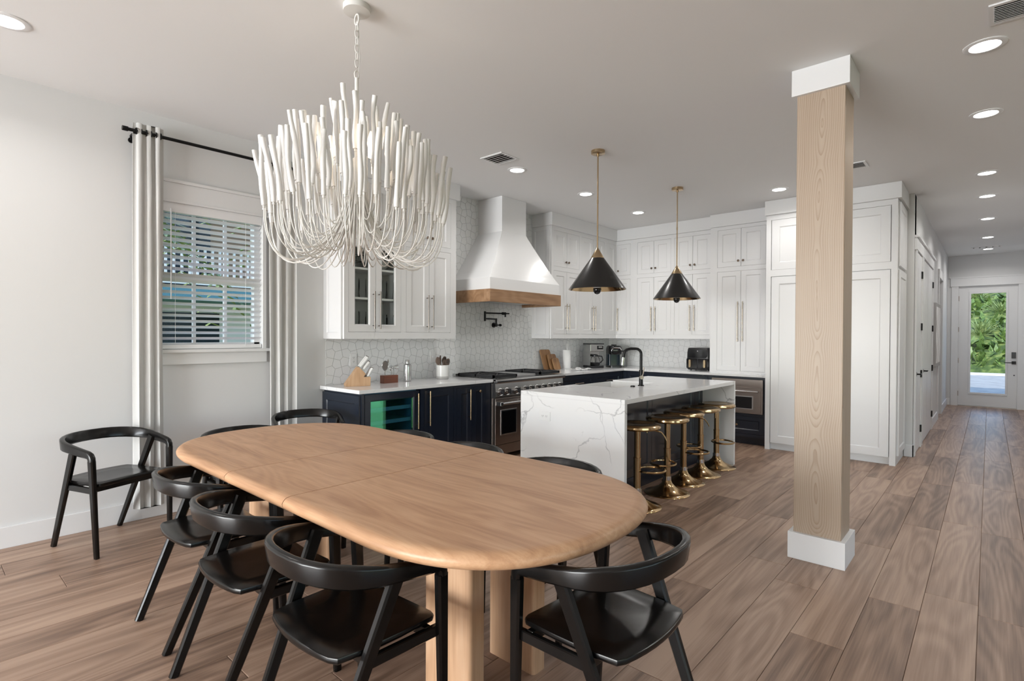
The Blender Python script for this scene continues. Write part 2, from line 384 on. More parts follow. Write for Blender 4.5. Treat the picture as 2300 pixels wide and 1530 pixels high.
# ------------------------------------------------------------------ backsplash tiles (pentagon mosaic)
def clip(poly, x0, x1, z0, z1):
    for ax, lim, sg in ((0, x0, 1), (0, x1, -1), (1, z0, 1), (1, z1, -1)):
        out = []
        for i in range(len(poly)):
            p, q = poly[i], poly[(i+1) % len(poly)]
            ip, iq = sg*(p[ax]-lim) >= 0, sg*(q[ax]-lim) >= 0
            if ip: out.append(p)
            if ip != iq:
                t = (lim-p[ax])/(q[ax]-p[ax]); out.append((p[0]+t*(q[0]-p[0]), p[1]+t*(q[1]-p[1])))
        poly = out
        if len(poly) < 3: return []
    return poly
def cairo(x0, x1, z0, z1, a=.118, t=.19, gap=.0022):
    out = []; ca, sa = math.cos(R(45)), math.sin(R(45)); N = int((x1-x0+z1-z0)/a)+6
    def seg(i, j):
        cx, cy = i+.5, j+.5
        return ((cx-t, cy), (cx+t, cy)) if (i+j) % 2 == 0 else ((cx, cy-t), (cx, cy+t))
    polys = []
    for i in range(-N, N):
        for j in range(-N, N):
            A, Bq = (i, j), (i+1, j); s1, s2 = seg(i, j), seg(i, j-1)
            if (i+j) % 2 == 0: polys.append([A, s2[1], Bq, s1[1], s1[0]])
            else: polys.append([A, s2[0], s2[1], Bq, s1[0]])
            A, Bq = (i, j), (i, j+1); s1, s2 = seg(i, j), seg(i-1, j)
            if (i+j) % 2 == 0: polys.append([A, s1[0], Bq, s2[1], s2[0]])
            else: polys.append([A, s1[0], s1[1], Bq, s2[1]])
    for p in polys:
        q = [(x0+(x*ca-y*sa)*a, z0+(x*sa+y*ca)*a) for x, y in p]
        if max(v[0] for v in q) < x0 or min(v[0] for v in q) > x1 or max(v[1] for v in q) < z0 or min(v[1] for v in q) > z1: continue
        cx = sum(v[0] for v in q)/len(q); cz = sum(v[1] for v in q)/len(q); r = sum(math.hypot(v[0]-cx, v[1]-cz) for v in q)/len(q); s = 1-gap/r
        q = [(cx+(v[0]-cx)*s, cz+(v[1]-cz)*s) for v in q]
        out.append(q)
    return out
ZC = .905
tiles = []
for rect in ((2.66, 4.04, ZC, 1.36), (4.04, 5.77, ZC-.02, CZ), (5.77, XB, ZC, 1.36)):
    for q in cairo(2.66, XB, ZC, CZ):
        c = clip(q, *rect)
        if c: tiles.append((c, 'L'))
for q in cairo(2.1, YW, ZC, 1.36):
    c = clip(q, 2.12, YW-.008, ZC, 1.36)
    if c: tiles.append((c, 'B'))
S('wall_left_grout', B(2.66, 4.04, YW-.004, YW-.0005, ZC, 1.36).box(4.04, 5.77, YW-.004, YW-.0005, ZC-.02, CZ).box(5.77, XB, YW-.004, YW-.0005, ZC, 1.36), 'grout', wl)
S('wall_back_grout', B(XB-.004, XB-.0005, 2.12, YW-.005, ZC, 1.36), 'grout', wb)
def tile_mb(c, side, mb):
    n = len(c)
    if side == 'L': ring = lambda d: [(x, YW-d, z) for x, z in c]
    else: ring = lambda d: [(XB-d, x, z) for x, z in c]
    return mb.loft([ring(.003), ring(.0075)])
def hidden_tile(c, s):
    x = sum(p[0] for p in c)/len(c); z = sum(p[1] for p in c)/len(c)
    return s == 'L' and 4.34 < x < 5.5 and z > 1.95 and abs(x-4.92) < .24+max(0, (2.63-z))*.6
tiles.sort(key=lambda q: math.hypot(sum(p[0] for p in q[0])/len(q[0]) if q[1] == 'L' else XB, YW if q[1] == 'L' else sum(p[0] for p in q[0])/len(q[0])))
restL, restB, cnt = MB(), MB(), 0
for c, s in tiles:
    area = abs(sum(c[i][0]*c[(i+1) % len(c)][1]-c[(i+1) % len(c)][0]*c[i][1] for i in range(len(c))))/2
    if cnt < 300 and area > .0022 and s == 'L':
        tile_mb(c, s, MB()).build('tile', 'tile', wl); cnt += 1
    else: tile_mb(c, s, restL if s == 'L' else restB)
restL.build('tiles_far', 'tile', wl, kind='stuff'); restB.build('tiles_far', 'tile', wb, kind='stuff')

# ------------------------------------------------------------------ window, blind, curtains
wi = S('window_1', B(WX0, WX0+.045, YW+.05, YW+.11, WZ0, WZ1).box(WX1-.045, WX1, YW+.05, YW+.11, WZ0, WZ1).box(WX0, WX1, YW+.05, YW+.11, WZ0, WZ0+.05).box(WX0, WX1, YW+.05, YW+.11, WZ1-.05, WZ1), 'trim')
B(WX0, WX1, YW+.055, YW+.105, 1.81, 1.865).build('meeting_rail', 'trim', wi)
for i in (1, 2):
    x = WX0+.04+(WX1-WX0-.08)*i/3
    B(x-.011, x+.011, YW+.06, YW+.09, WZ0+.04, WZ1-.04).build('muntin', 'trim', wi)
for i in range(3):
    for z0, z1 in ((WZ0+.05, 1.812), (1.863, WZ1-.05)):
        x = WX0+.045+(WX1-WX0-.09)*i/3
        B(x, x+(WX1-WX0-.09)/3, YW+.074, YW+.078, z0, z1).build('pane', 'pane', wi)
t = S('trim_1', B(1.17, 2.10, YW-.022, YW-.0005, 2.425, 2.56).box(1.15, 2.12, YW-.034, YW-.0005, 2.56, 2.583).box(1.16, 2.11, YW-.03, YW-.0005, 2.408, 2.425), 'trim', bevel=.002)
S('trim_2', B(1.14, 2.12, YW-.045, YW+.05, 1.243, 1.268).box(1.17, 2.095, YW-.02, YW-.0005, 1.15, 1.243), 'trim', bevel=.002)
S('trim_3', B(1.185, WX0, YW-.02, YW-.0005, 1.268, 2.408).box(WX1, 2.09, YW-.02, YW-.0005, 1.268, 2.408), 'trim')
bl = thing('window_blind', 'white slatted blind half open across the window', 'blind', (0, YW+.02, 0))
B(WX0+.004, WX1-.004, -.03, .028, 2.335, 2.408).build('head_rail', 'blind', bl, bevel=.003)
sl = MB(); a = R(25); dy, dz = .025*math.cos(a), .025*math.sin(a)
sl.loft([[(x, -dy, dz), (x, -dy*.3, dz*.3+.0022), (x, dy, -dz), (x, dy*.3, -dz*.3-.0018+.002)] for x in (WX0+.006, WX1-.006)])
z = 2.31; s0 = None
while z > 1.325:
    if s0 is None: s0 = sl.build('slat', 'blind', bl); o = s0
    else: o = bpy.data.objects.new('slat', s0.data); col.objects.link(o); o.parent = bl
    o.location = (0, 0, z); z -= .0455
B(WX0+.006, WX1-.006, -.026, .026, 1.272, 1.305).build('bottom_rail', 'blind', bl, bevel=.003)
for x in (WX0+.12, WX1-.14): MB().tube([(x, -.028, 1.29), (x, -.028, 2.34)], .0012, 5).build('ladder_cord', 'blind', bl)
MB().tube([(WX0+.09, -.034, 1.66), (WX0+.09, -.034, 2.36)], .004, 8).build('tilt_wand', 'blind', bl)
rod = thing('curtain_rod', 'black metal curtain rod with end caps above the window', 'curtain rod', (0, 4.655, 2.865))
MB().cyl((1.06, 0, 0), (2.42, 0, 0), .0125, n=14).build('rod', 'black_metal', rod, smooth=True)
for x in (1.03, 2.42): MB().cyl((x, 0, 0), (x+.035, 0, 0), .0175, n=14).build('end_cap', 'black_metal', rod, smooth=True)
for x in (1.105, 2.34): MB().tube([(x, 0, -.012), (x, .05, -.014), (x, .085, -.014)], .008, 8).cyl((x, .085, -.05), (x, .094, -.05), .02, n=12).cyl((x, .085, -.05), (x, .094, -.014), .008).build('bracket', 'black_metal', rod)
def curtain(name, label, x0, x1, z0, z1, waves, seed):
    rnd = random.Random(seed); n = waves*12; t = thing(name, label, 'curtain', (0, 4.655, 0), 0)
    rings = []
    for kz in range(15):
        v = kz/14; z = z0+(z1-z0)*v; fl_ = 1+.35*(1-v)*math.sin(v*5+seed); row = []
        for side in (0, 1):
            for i in (range(n+1) if side == 0 else range(n, -1, -1)):
                u = i/n; ph = u*waves*2*PI+seed+.5*math.sin(v*3+u*4+seed)
                y = .017*fl_*math.sin(ph)*(.75+.25*math.sin(u*9+seed)); x = x0+(x1-x0)*u+.006*math.sin(ph*2+v*4)
                row.append((x, y+(.0035 if side else -.0035), z))
        rings.append(row)
    MB().loft(rings).build('cloth', 'linen', t, smooth=True)
    for i in range(waves*2):
        x = x0+(x1-x0)*(i+.5)/(waves*2); MB().tube([(x, .021*math.cos(q*PI/6), 2.865+.021*math.sin(q*PI/6)) for q in range(12)], .004, 6, True).build('grommet', 'black_metal', t)
    return t
curtain('curtain', 'light grey linen curtain hanging behind the lone corner chair', 1.10, 1.285, .105, 2.925, 3, 1.3)
curtain('curtain', 'light grey linen curtain between the window and the white cabinets', 2.085, 2.325, .105, 2.925, 3, 4.1)

# ------------------------------------------------------------------ cabinets
def shaker(w, h, t=.02, fr=.062, rec=.009, glassy=False):
    m = MB(); i = fr; j = fr+.010
    O = [(0, 0), (w, 0), (w, h), (0, h)]; I = [(i, i), (w-i, i), (w-i, h-i), (i, h-i)]; J = [(j, j), (w-j, j), (w-j, h-j), (j, h-j)]
    V = [(x, 0, z) for x, z in O]+[(x, 0, z) for x, z in I]+[(x, rec, z) for x, z in J]+[(x, t, z) for x, z in O]
    fs = [(a, (a+1) % 4, 4+(a+1) % 4, 4+a) for a in range(4)]+[(4+a, 4+(a+1) % 4, 8+(a+1) % 4, 8+a) for a in range(4)]+[(a, 12+a, 12+(a+1) % 4, (a+1) % 4) for a in range(4)]
    if glassy:
        V += [(x, t, z) for x, z in J]; fs += [(8+a, 8+(a+1) % 4, 16+(a+1) % 4, 16+a) for a in range(4)]+[(12+a, 16+a, 16+(a+1) % 4, 12+(a+1) % 4) for a in range(4)]
    else: fs += [(8, 9, 10, 11), (15, 14, 13, 12)]
    return m.add(V, fs)
def pull(parent, x, z, L, mat, vertical=True, r=.0065, y=-.034):
    m = MB(); h = L/2
    if vertical:
        m.cyl((x, y, z-h), (x, y, z+h), r, n=12)
        for s in (-1, 1): m.cyl((x, y, z+s*(h-.03)), (x, .001, z+s*(h-.03)), r*.75, n=8)
    else:
        m.cyl((x-h, y, z), (x+h, y, z), r, n=12)
        for s in (-1, 1): m.cyl((x+s*(h-.03), y, z), (x+s*(h-.03), .001, z), r*.75, n=8)
    return m.build('handle', mat, parent, smooth=True)
def knob(parent, x, z, mat='bronze_knob'):
    m = MB(); pr = [(.006, 0), (.006, .012), (.014, .016), (.0155, .022), (.012, .027), (.0, .028)]
    m.loft([[(x+r*math.cos(2*PI*i/14), .001-d, z+r*math.sin(2*PI*i/14)) for i in range(14)] for r, d in pr]); return m.build('knob', mat, parent, smooth=True)
def unit(name, label, loc, rz, W, D, z0, z1, doors, mat='cabinet', group=None, kick=0, hollow=False, cat='cabinet', carc='inside', side_panels=()):
    """cabinet with a flush face frame; doors: (x0,x1,z0,z1,spec) in local metres; front plane at y=0"""
    t = thing(name, label, cat, loc, rz, group)
    if hollow:
        m = B(0, .018, .021, D, z0, z1).box(W-.018, W, .021, D, z0, z1).box(.018, W-.018, D-.012, D, z0, z1).box(.018, W-.018, .021, D-.012, z0, z0+.018).box(.018, W-.018, .021, D-.012, z1-.018, z1)
        m.build('carcass', mat, t)
    else: B(0, W, .0215, D, z0+kick, z1).build('carcass', mat, t)
    if kick: B(.0, W, .075, D, 0, kick).build('toe_kick', mat, t)
    # face frame: rails and stiles around the door openings
    xs = sorted({0, W, *[d[0] for d in doors], *[d[1] for d in doors]}); zs = sorted({z0+kick, z1, *[d[2] for d in doors], *[d[3] for d in doors]})
    m = MB()
    for i in range(len(xs)-1):
        for j in range(len(zs)-1):
            cx, cz = (xs[i]+xs[i+1])/2, (zs[j]+zs[j+1])/2
            if not any(d[0] < cx < d[1] and d[2] < cz < d[3] for d in doors): m.box(xs[i], xs[i+1], 0, .021, zs[j], zs[j+1])
    m.build('face_frame', mat, t)
    for d in doors:
        g = .0022; spec = d[4] if len(d) > 4 else {}
        w, h = d[1]-d[0]-2*g, d[3]-d[2]-2*g; gl = spec.get('glass')
        dn = spec.get('name', 'door')
        o = shaker(w, h, fr=spec.get('fr', .062 if min(w, h) > .2 else .045), glassy=gl).build(dn, mat, t); o.location = (d[0]+g, .001, d[2]+g)
        if gl: B(.05, w-.05, .012, .015, .05, h-.05).build('glass_pane', 'pane', o)
        if 'pull' in spec: px, pz, L, hm = spec['pull']; pull(o, px, pz, L, hm)
        if 'hpull' in spec: px, pz, L, hm = spec['hpull']; pull(o, px, pz, L, hm, False)
        if 'knob' in spec: knob(o, *spec['knob'])
    for s in side_panels:                      # shaker end panel on the local -x side
        o = shaker(D-.02, (z1-z0-kick) if len(s) < 2 else s[1]-s[0], fr=.055).build('end_panel', mat, t)
        o.rotation_euler.z = R(-90); o.location = (-.02, D, (z0+kick) if len(s) < 2 else s[0])
    return t
YU, ZU0, ZU1 = 4.42, 1.35, 2.875          # uppers front plane on the range wall
def pair(x0, x1, z0, z1, knobs=False, hm='pull', hz=.235, L=.365, **k):
    m = (x0+x1)/2; out = []
    for a, b, s in ((x0, m, 1), (m, x1, 0)):
        w = b-a; px = w-.034 if s else .030
        sp = {'knob': (px, .07)} if knobs else {'pull': (px, hz, L, hm)}
        sp.update(k); out.append((a, b, z0, z1, sp))
    return out
cu = unit('glass_door_cabinet', 'white wall cabinet with two glass doors full of glassware', (2.66, YU, 0), 0, .67, .33, ZU0, ZU1,
     pair(.045, .637, 1.415, 2.285, hm='pull_dark', hz=.21, L=.36, glass=True)+pair(.045, .637, 2.335, 2.83, True), hollow=True, side_panels=((),))
B(.018, .652, .02, .318, 2.29, 2.33).build('divider', 'cabinet', cu)
for z in (1.44, 1.737, 2.02): B(.018, .652, .03, .318, z-.012, z+.008).build('shelf', 'cabinet', cu)
unit('wall_cabinet', 'white wall cabinet with four solid doors beside the range hood', (3.33, YU, 0), 0, .71, .33, ZU0, ZU1, pair(.03, .63, 1.415, 2.285, hm='pull_dark', hz=.21, L=.36)+pair(.03, .63, 2.335, 2.83, True))
unit('wall_cabinet', 'white wall cabinet just right of the range hood with steel pulls', (5.77, YU, 0), 0, .685, .33, ZU0, ZU1, pair(.05, .657, 1.41, 2.275)+pair(.05, .657, 2.335, 2.82, True), side_panels=((),))
unit('wall_cabinet', 'white wall cabinet above the paper towels and coffee maker', (6.455, YU, 0), 0, .68, .33, ZU0, ZU1, pair(.027, .64, 1.41, 2.275)+pair(.027, .64, 2.335, 2.82, True))
unit('corner_cabinet', 'narrow white corner wall cabinet meeting the adjoining run', (7.135, YU, 0), 0, .315, .33, ZU0, ZU1, [(.05, .30, 1.41, 2.275), (.05, .30, 2.335, 2.82)])
XU = 7.45
unit('corner_cabinet', 'white corner wall cabinet with one pull above the pod machine', (XU, 4.42, 0), R(-90), .31, .33, ZU0, ZU1, [(.01, .25, 1.41, 2.275, {'pull': (.028, .235, .365, 'pull')}), (.01, .25, 2.335, 2.82, {'knob': (.03, .07)})])
unit('wall_cabinet', 'white wall cabinet next to the corner, over bare counter', (XU, 4.11, 0), R(-90), .63, .33, ZU0, ZU1, pair(.06, .605, 1.41, 2.275)+pair(.06, .605, 2.335, 2.82, True))
unit('wall_cabinet', 'white wall cabinet above the black air fryer', (XU, 3.48, 0), R(-90), .595, .33, ZU0, ZU1, pair(.03, .575, 1.41, 2.275)+pair(.03, .575, 2.335, 2.82, True))
XH = 7.36
unit('hutch_cabinet', 'tall white cabinet standing on the counter beside the refrigerator', (XH, 2.885, 0), R(-90), .77, .42, ZC, ZU1, pair(.095, .72, .925, 2.265, hz=.66, L=.53)+pair(.095, .72, 2.325, 2.83, True))
XF = 7.05
fr_ = thing('refrigerator', 'panelled white refrigerator behind the wooden post', 'refrigerator', (XF, 2.07, 0), R(-90))
B(0, .055, 0, .72, 0, 2.875).build('side_panel', 'cabinet', fr_); B(1.27, 1.325, 0, .69, 0, 2.875).build('side_panel', 'cabinet', fr_)
B(.055, 1.27, .03, .70, .085, 2.875).build('carcass', 'cabinet', fr_); B(.055, 1.27, .06, .69, 0, .085).build('toe_kick', 'cabinet', fr_)
for z0, z1 in ((2.125, 2.205), (2.815, 2.875)): B(.055, 1.27, 0, .03, z0, z1).build('frame_rail', 'cabinet', fr_)
for a, b in ((.062, .664), (.668, 1.262)):
    for z0, z1 in ((.088, 2.117), (2.207, 2.812)):
        o = shaker(b-a, z1-z0, fr=.085).build('door', 'cabinet', fr_); o.location = (a, .002, z0)
for z0, z1 in ((.10, 2.12), (2.16, 2.85)):
    o = shaker(.60, z1-z0, fr=.075).build('end_panel', 'cabinet', fr_); o.rotation_euler.z = R(90); o.location = (1.345, .07, z0)
# crown boards up to the ceiling
def crown(n, *boxes):
    m = MB()
    for b in boxes: m.box(*b)
    S('trim_%d' % n, m, 'cabinet', bevel=.002)
crown(4, (2.62, 4.07, YU-.03, YW-.006, ZU1+.001, CZ-.001))
crown(5, (5.74, XU-.03, YU-.03, YW-.006, ZU1+.001, CZ-.001), (XU-.03, XB, 2.885, YW-.006, ZU1+.001, CZ-.001))
crown(6, (XH-.03, XB, 2.08, 2.885, ZU1+.001, CZ-.001))
crown(7, (XF-.035, XS+.03, .71, 2.08, ZU1+.001, CZ-.001))

# base cabinets and counters along the range wall
YB = 4.11
S('trim_8', B(2.645, 2.675, YB, YW-.005, .0, ZC-.03), 'navy')
pn = tag(shaker(.62, .76, fr=.07).build('end_panel', 'navy'), 'dark navy panelled end of the low cabinets by the wall', 'panel'); pn.rotation_euler.z = R(-90); pn.location = (2.625, YW-.01, .09)
wc = thing('beverage_cooler', 'navy framed beverage cooler with glass door and green reflection', 'wine cooler', (2.68, YB, 0))
m = B(0, .02, .05, .6, .1, .87).box(.58, .6, .05, .6, .1, .87).box(.02, .58, .58, .6, .1, .87).box(.02, .58, .05, .58, .1, .12).box(.02, .58, .05, .58, .85, .87); m.build('cavity', 'cooler_in', wc)
B(.0, .62, .08, .6, 0, .1).build('toe_kick', 'navy', wc)
d = shaker(.598, .745, t=.035, fr=.055, rec=.012, glassy=True).build('door', 'navy', wc); d.location = (.001, 0, .11)
B(.05, .548, .012, .018, .05, .695).build('glass_pane', 'cooler_glass', d); pull(d, .57, .55, .34, 'brass')
for z in (.30, .44, .58, .70):
    B(.022, .578, .06, .57, z, z+.008).build('shelf', 'cooler_shelf', wc); B(.022, .578, .052, .06, z-.012, z+.022).build('shelf_front', 'cooler_shelf', wc)
unit('base_cabinet', 'navy base cabinet with one door beside the beverage cooler', (3.30, YB, 0), 0, .45, .62, 0, ZC-.035, [(.045, .43, .125, .85, {'pull': (.05, .545, .34, 'brass')})], 'navy', kick=.1)
unit('base_cabinet', 'narrow navy base cabinet with two slim pull-outs beside the range', (3.75, YB, 0), 0, .525, .62, 0, ZC-.035, [(.022, .243, .125, .84, {'pull': (.17, .53, .32, 'brass')}), (.256, .445, .125, .84, {'knob': (.095, .66, 'brass')})], 'navy', kick=.1)
tag(B(2.60, 4.278, 4.075, YW-.008, ZC-.033, ZC).build('countertop', 'quartz_counter', bevel=.003), 'white veined countertop left of the range holding the knife block', 'countertop')
dr = lambda a, b: [(a, b, .66, .845, {'name': 'drawer', 'hpull': ((b-a)/2, .09, .2, 'pull'), 'fr': .045})]+pair(a, b, .125, .63, hz=.36, L=.2)
unit('base_cabinet', 'navy base cabinet with drawer just right of the range', (5.545, YB, 0), 0, .80, .62, 0, ZC-.035, dr(.03, .77), 'navy', kick=.1)
unit('base_cabinet', 'navy base cabinet with drawer filling the corner under the coffee maker', (6.345, YB, 0), 0, .80, .62, 0, ZC-.035, dr(.03, .72), 'navy', kick=.1)
XC = 7.15
unit('base_cabinet', 'navy base cabinet on the end wall next to the corner', (XC, YB, 0), R(-90), .70, .60, 0, ZC-.035, dr(.06, .68), 'navy', kick=.1)
unit('base_cabinet', 'navy base cabinet below the air fryer', (XC, 3.41, 0), R(-90), .60, .60, 0, ZC-.035, dr(.02, .58), 'navy', kick=.1)
unit('drawer_base', 'navy base with a drawer under the built-in microwave', (XC, 2.81, 0), R(-90), .735, .60, 0, ZC-.035, [(.04, .695, .14, .365, {'name': 'drawer', 'fr': .05, 'knob': (.33, .11, 'brass')}), (.04, .695, .40, .845, {'name': 'niche_frame', 'fr': .02})], 'navy', kick=.1)
mw = thing('microwave', 'stainless steel built-in microwave with bar handle', 'microwave', (XC-.005, 2.765, .405), R(-90))
B(0, .645, -.02, .0, 0, .435).build('front', 'ovenfront', mw, bevel=.003)
B(.02, .625, -.03, -.02, 0.02, .335).build('door', 'ovenfront', mw, bevel=.003)
B(.11, .535, -.034, -.029, .055, .225).build('window_bezel', 'steel', mw, bevel=.002); B(.125, .52, -.036, -.03, .068, .212).build('window', 'oven_glass', mw)
m = MB().cyl((.04, -.065, .285), (.605, -.065, .285), .012, n=14)
for x in (.06, .585): m.cyl((x, -.065, .285), (x, -.029, .285), .009)
m.build('handle', 'steel', mw, smooth=True)
L_ = [(5.543, YW-.008), (5.543, 4.075), (XC-.035, 4.075), (XC-.035, 2.076), (XB-.008, 2.076), (XB-.008, YW-.008)]
tag(MB().prism(L_, ZC-.033, ZC).build('countertop', 'quartz_counter', bevel=.003), 'long white L-shaped countertop right of the range under the coffee machines', 'countertop')

# range and hood
rg = thing('range_cooker', 'wide stainless steel gas range with black grates below the hood', 'stove', (4.283, 4.07, 0))
RW = 1.256
B(0, RW, .03, .66, .12, .88).build('body', 'steel', rg)
B(0, RW, -.035, .66, .88, .905).build('cooktop', 'steel', rg, bevel=.004)
B(0, RW, .62, .672, .905, .935).build('back_trim', 'steel', rg, bevel=.004)
MB().loft([[(x, -.05, .858), (x, -.058, .872), (x, -.056, .892), (x, -.04, .905), (x, 0, .905), (x, 0, .858)] for x in (0, RW)]).build('bullnose', 'steel', rg, smooth=True)
MB().loft([[(x, .03, .70), (x, -.012, .70), (x, -.03, .715), (x, -.018, .858), (x, .03, .858)] for x in (.004, RW-.004)]).build('control_panel', 'steel', rg)
for i, x in enumerate((.075, .185, .345, .50, .60, .72, .84, .96, 1.07, 1.17)):
    kb = MB().cyl((x, -.025, .762), (x, -.038, .765), .042, n=20).build('knob_bezel', 'chrome', rg, smooth=True)
    MB().cyl((x, -.038, .765), (x, -.07, .768), .033, .029, n=20).build('knob', 'chrome', kb, smooth=True)
    B(x-.007, x+.007, -.086, -.066, .738, .797).build('knob_grip', 'black_plastic', kb, bevel=.002)
def oven_door(x0, x1):
    o = B(x0, x1, -.018, .03, .175, .69).build('oven_door', 'ovenfront', rg, bevel=.004)
    c, hw = (x0+x1)/2, min(.15, (x1-x0)*.31)+(.12 if x1-x0 > .6 else 0)
    B(c-hw, c+hw, -.024, -.017, .275, .56).build('window_frame', 'steel', o, bevel=.003); B(c-hw+.016, c+hw-.016, -.027, -.02, .29, .545).build('window', 'oven_glass', o)
    m = MB().cyl((x0+.02, -.075, .635), (x1-.02, -.075, .635), .0165, n=16).build('handle', 'steel', o, smooth=True)
    for x in (x0+.03, x1-.03): B(x-.022, x+.022, -.092, -.017, .612, .658).build('handle_end', 'steel', o, bevel=.006)
oven_door(.012, .445); oven_door(.455, RW-.012)
B(.01, RW-.01, -.005, .03, .06, .168).build('kick_panel', 'ovenfront', rg, bevel=.003)
for x in (.06, RW-.06):
    for y in (.08, .6): MB().cyl((x, y, 0), (x, y, .12), .022).build('foot', 'steel', rg)
for gi in range(3):
    gx0 = .02+gi*.41; m = MB()
    if gi == 1: B(gx0+.02, gx0+.375, .06, .56, .905, .928).build('griddle', 'steel', rg, bevel=.006); continue
    m.box(gx0, gx0+.395, .02, .04, .915, .945).box(gx0, gx0+.395, .575, .595, .915, .945).box(gx0, gx0+.02, .02, .595, .915, .945).box(gx0+.375, gx0+.395, .02, .595, .915, .945).box(gx0, gx0+.395, .298, .318, .918, .945)
    for cy in (.16, .455):
        cx = gx0+.1975
        for an in range(8):
            q = an*PI/4; m.bar((cx+.03*math.cos(q), cy+.03*math.sin(q), .936), (cx+.15*math.cos(q), cy+.125*math.sin(q), .936), .012, .018, .012, .018, (0, 0, 1))
    m.build('grate', 'iron', rg)
    for cy in (.16, .455): MB().lathe([(.05, .905), (.05, .916), (.036, .922), (.03, .928), (0, .929)], (gx0+.1975, cy, 0), 20).build('burner', 'black_metal', rg, smooth=True)
hd = thing('range_hood', 'tall white plaster range hood with a wooden band', 'range hood', (4.92, YW, 0))
def ringz(hw, d, z): return [(-hw, -.006, z), (-hw, -d, z), (hw, -d, z), (hw, -.006, z)]
prof = [(.64, .62, 1.905), (.64, .62, 2.035)]
for i in range(1, 9):
    q = i/8; e = q**.92; prof.append((.64+(.222-.64)*e, .62+(.41-.62)*e, 2.035+(2.63-2.035)*q))
prof.append((.222, .41, CZ-.001))
MB().loft([ringz(*p) for p in prof]).build('canopy', 'hoodwhite', hd, bevel=.003)
m = B(-.655, .655, -.635, -.60, 1.765, 1.905).box(-.655, -.62, -.60, -.006, 1.765, 1.905).box(.62, .655, -.60, -.006, 1.765, 1.905).build('wood_band', 'hoodwood', hd, bevel=.003)
B(-.62, .62, -.60, -.006, 1.80, 1.83).build('liner', 'steel_dark', hd); B(-.45, .45, -.50, -.12, 1.792, 1.80).build('filter', 'steel', hd)
pf = thing('pot_filler', 'black folding pot filler tap on the tiled wall over the range', 'tap', (4.98, YW-.008, 1.52))
MB().cyl((0, 0, 0), (0, -.012, 0), .032, n=20).cyl((0, -.012, 0), (0, -.05, 0), .012).build('wall_plate', 'black_metal', pf, smooth=True)
MB().cyl((0, -.05, -.02), (0, -.05, .02), .016).cyl((0, -.05, 0), (.09, -.06, .0), .007).cyl((.06, -.057, 0), (.075, -.059, 0), .016).build('valve', 'black_metal', pf, smooth=True)
MB().cyl((.0, -.05, .015), (0, -.05, .085), .012).tube([(0, -.05, .075), (-.24, -.085, .075)], .0095, 10).cyl((-.24, -.085, .045), (-.24, -.085, .165), .0135).tube([(-.24, -.085, .145), (.03, -.16, .145)], .0095, 10).build('arm', 'black_metal', pf, smooth=True)
MB().cyl((.0, -.152, .145), (.05, -.166, .145), .017).cyl((.05, -.166, .145), (.10, -.18, .145), .008).cyl((.045, -.165, .145), (.045, -.165, .10), .011).build('spout', 'black_metal', pf, smooth=True)

# ------------------------------------------------------------------ island
IX0, IX1, IY0, IY1 = 3.60, 5.965, 2.055, 3.09
SX0, SX1, SY0 = 4.42, 5.15, 2.60        # apron sink cut-out on the range side
isl = thing('island_countertop', 'white quartz island top with grey veins and waterfall ends', 'countertop', (0, 0, 0))
poly = [(IX0, IY0), (IX1, IY0), (IX1, IY1), (SX1, IY1), (SX1, SY0), (SX0, SY0), (SX0, IY1), (IX0, IY1)]
MB().prism(poly, ZC-.036, ZC).build('top_slab', 'quartz', isl, bevel=.0025)
B(IX0, IX0+.036, IY0, IY1, 0, ZC-.036).build('waterfall_side', 'quartz', isl); B(IX1-.036, IX1, IY0, IY1, 0, ZC-.036).build('waterfall_side', 'quartz', isl)
ib = thing('island_cabinet', 'dark navy panelled cabinet body of the kitchen island', 'cabinet', (IX0+.037, 2.40, 0))
IW = IX1-IX0-.074
B(0, SX0-IX0-.05, .02, .66, 0, ZC-.037).box(SX1-IX0-.02, IW, .02, .66, 0, ZC-.037).box(SX0-IX0-.05, SX1-IX0-.02, .02, .66, 0, .66).build('carcass', 'navy', ib)
xs = [.0, .21, 1.06, 1.22, 2.07, IW]
B(0, IW, -.012, .02, 0, .115).build('base_board', 'navy', ib, bevel=.003)
pan = [(.02, .19), (.23, .635), (.655, 1.06), (1.10, 1.13), (1.16, 1.60), (1.62, 2.06), (2.08, IW-.02)]
m = MB()
for a, b in ((.0, .20), (.20, 1.08), (1.08, 2.07), (2.07, IW)):
    o = shaker(b-a-.006, ZC-.037-.118, fr=.075).build('panel', 'navy', ib); o.location = (a+.003, 0, .117)
sk = thing('kitchen_sink', 'white apron-front sink set into the island', 'sink', (0, 0, 0))
x0, x1, y0, y1, zt, zb = SX0+.004, SX1-.004, SY0+.004, IY1+.035, ZC-.016, ZC-.235
MB().loft([[(x, y, z) for x, y in rrect(x0+i, x1-i, y0+i, y1-i, .02)] for i, z in ((0, zb), (0, zt), (.022, zt), (.03, zb+.02))], cap=True).build('basin', 'ceramic', sk, smooth=True)
fc = thing('kitchen_faucet', 'black and steel square-arched faucet beside the island sink', 'faucet', (4.74, 2.53, ZC), R(128))
MB().lathe([(.03, 0), (.03, .006), (.023, .01)], n=20).cyl((0, 0, .005), (0, 0, .155), .019, n=18).build('base', 'black_metal', fc, smooth=True)
pth = [(0, 0, .15), (0, 0, .31)]+[(.05-.05*math.cos(R(q)), 0, .31+.05*math.sin(R(q))) for q in (20, 45, 70, 90)]+[(.10, 0, .36), (.118, 0, .357)]+[(.118+.045*math.sin(R(q)), 0, .312+.045*math.cos(R(q))) for q in (30, 55, 75)]+[(.172, 0, .27)]
MB().tube(pth, .0135, 14).build('neck', 'black_metal', fc, smooth=True)
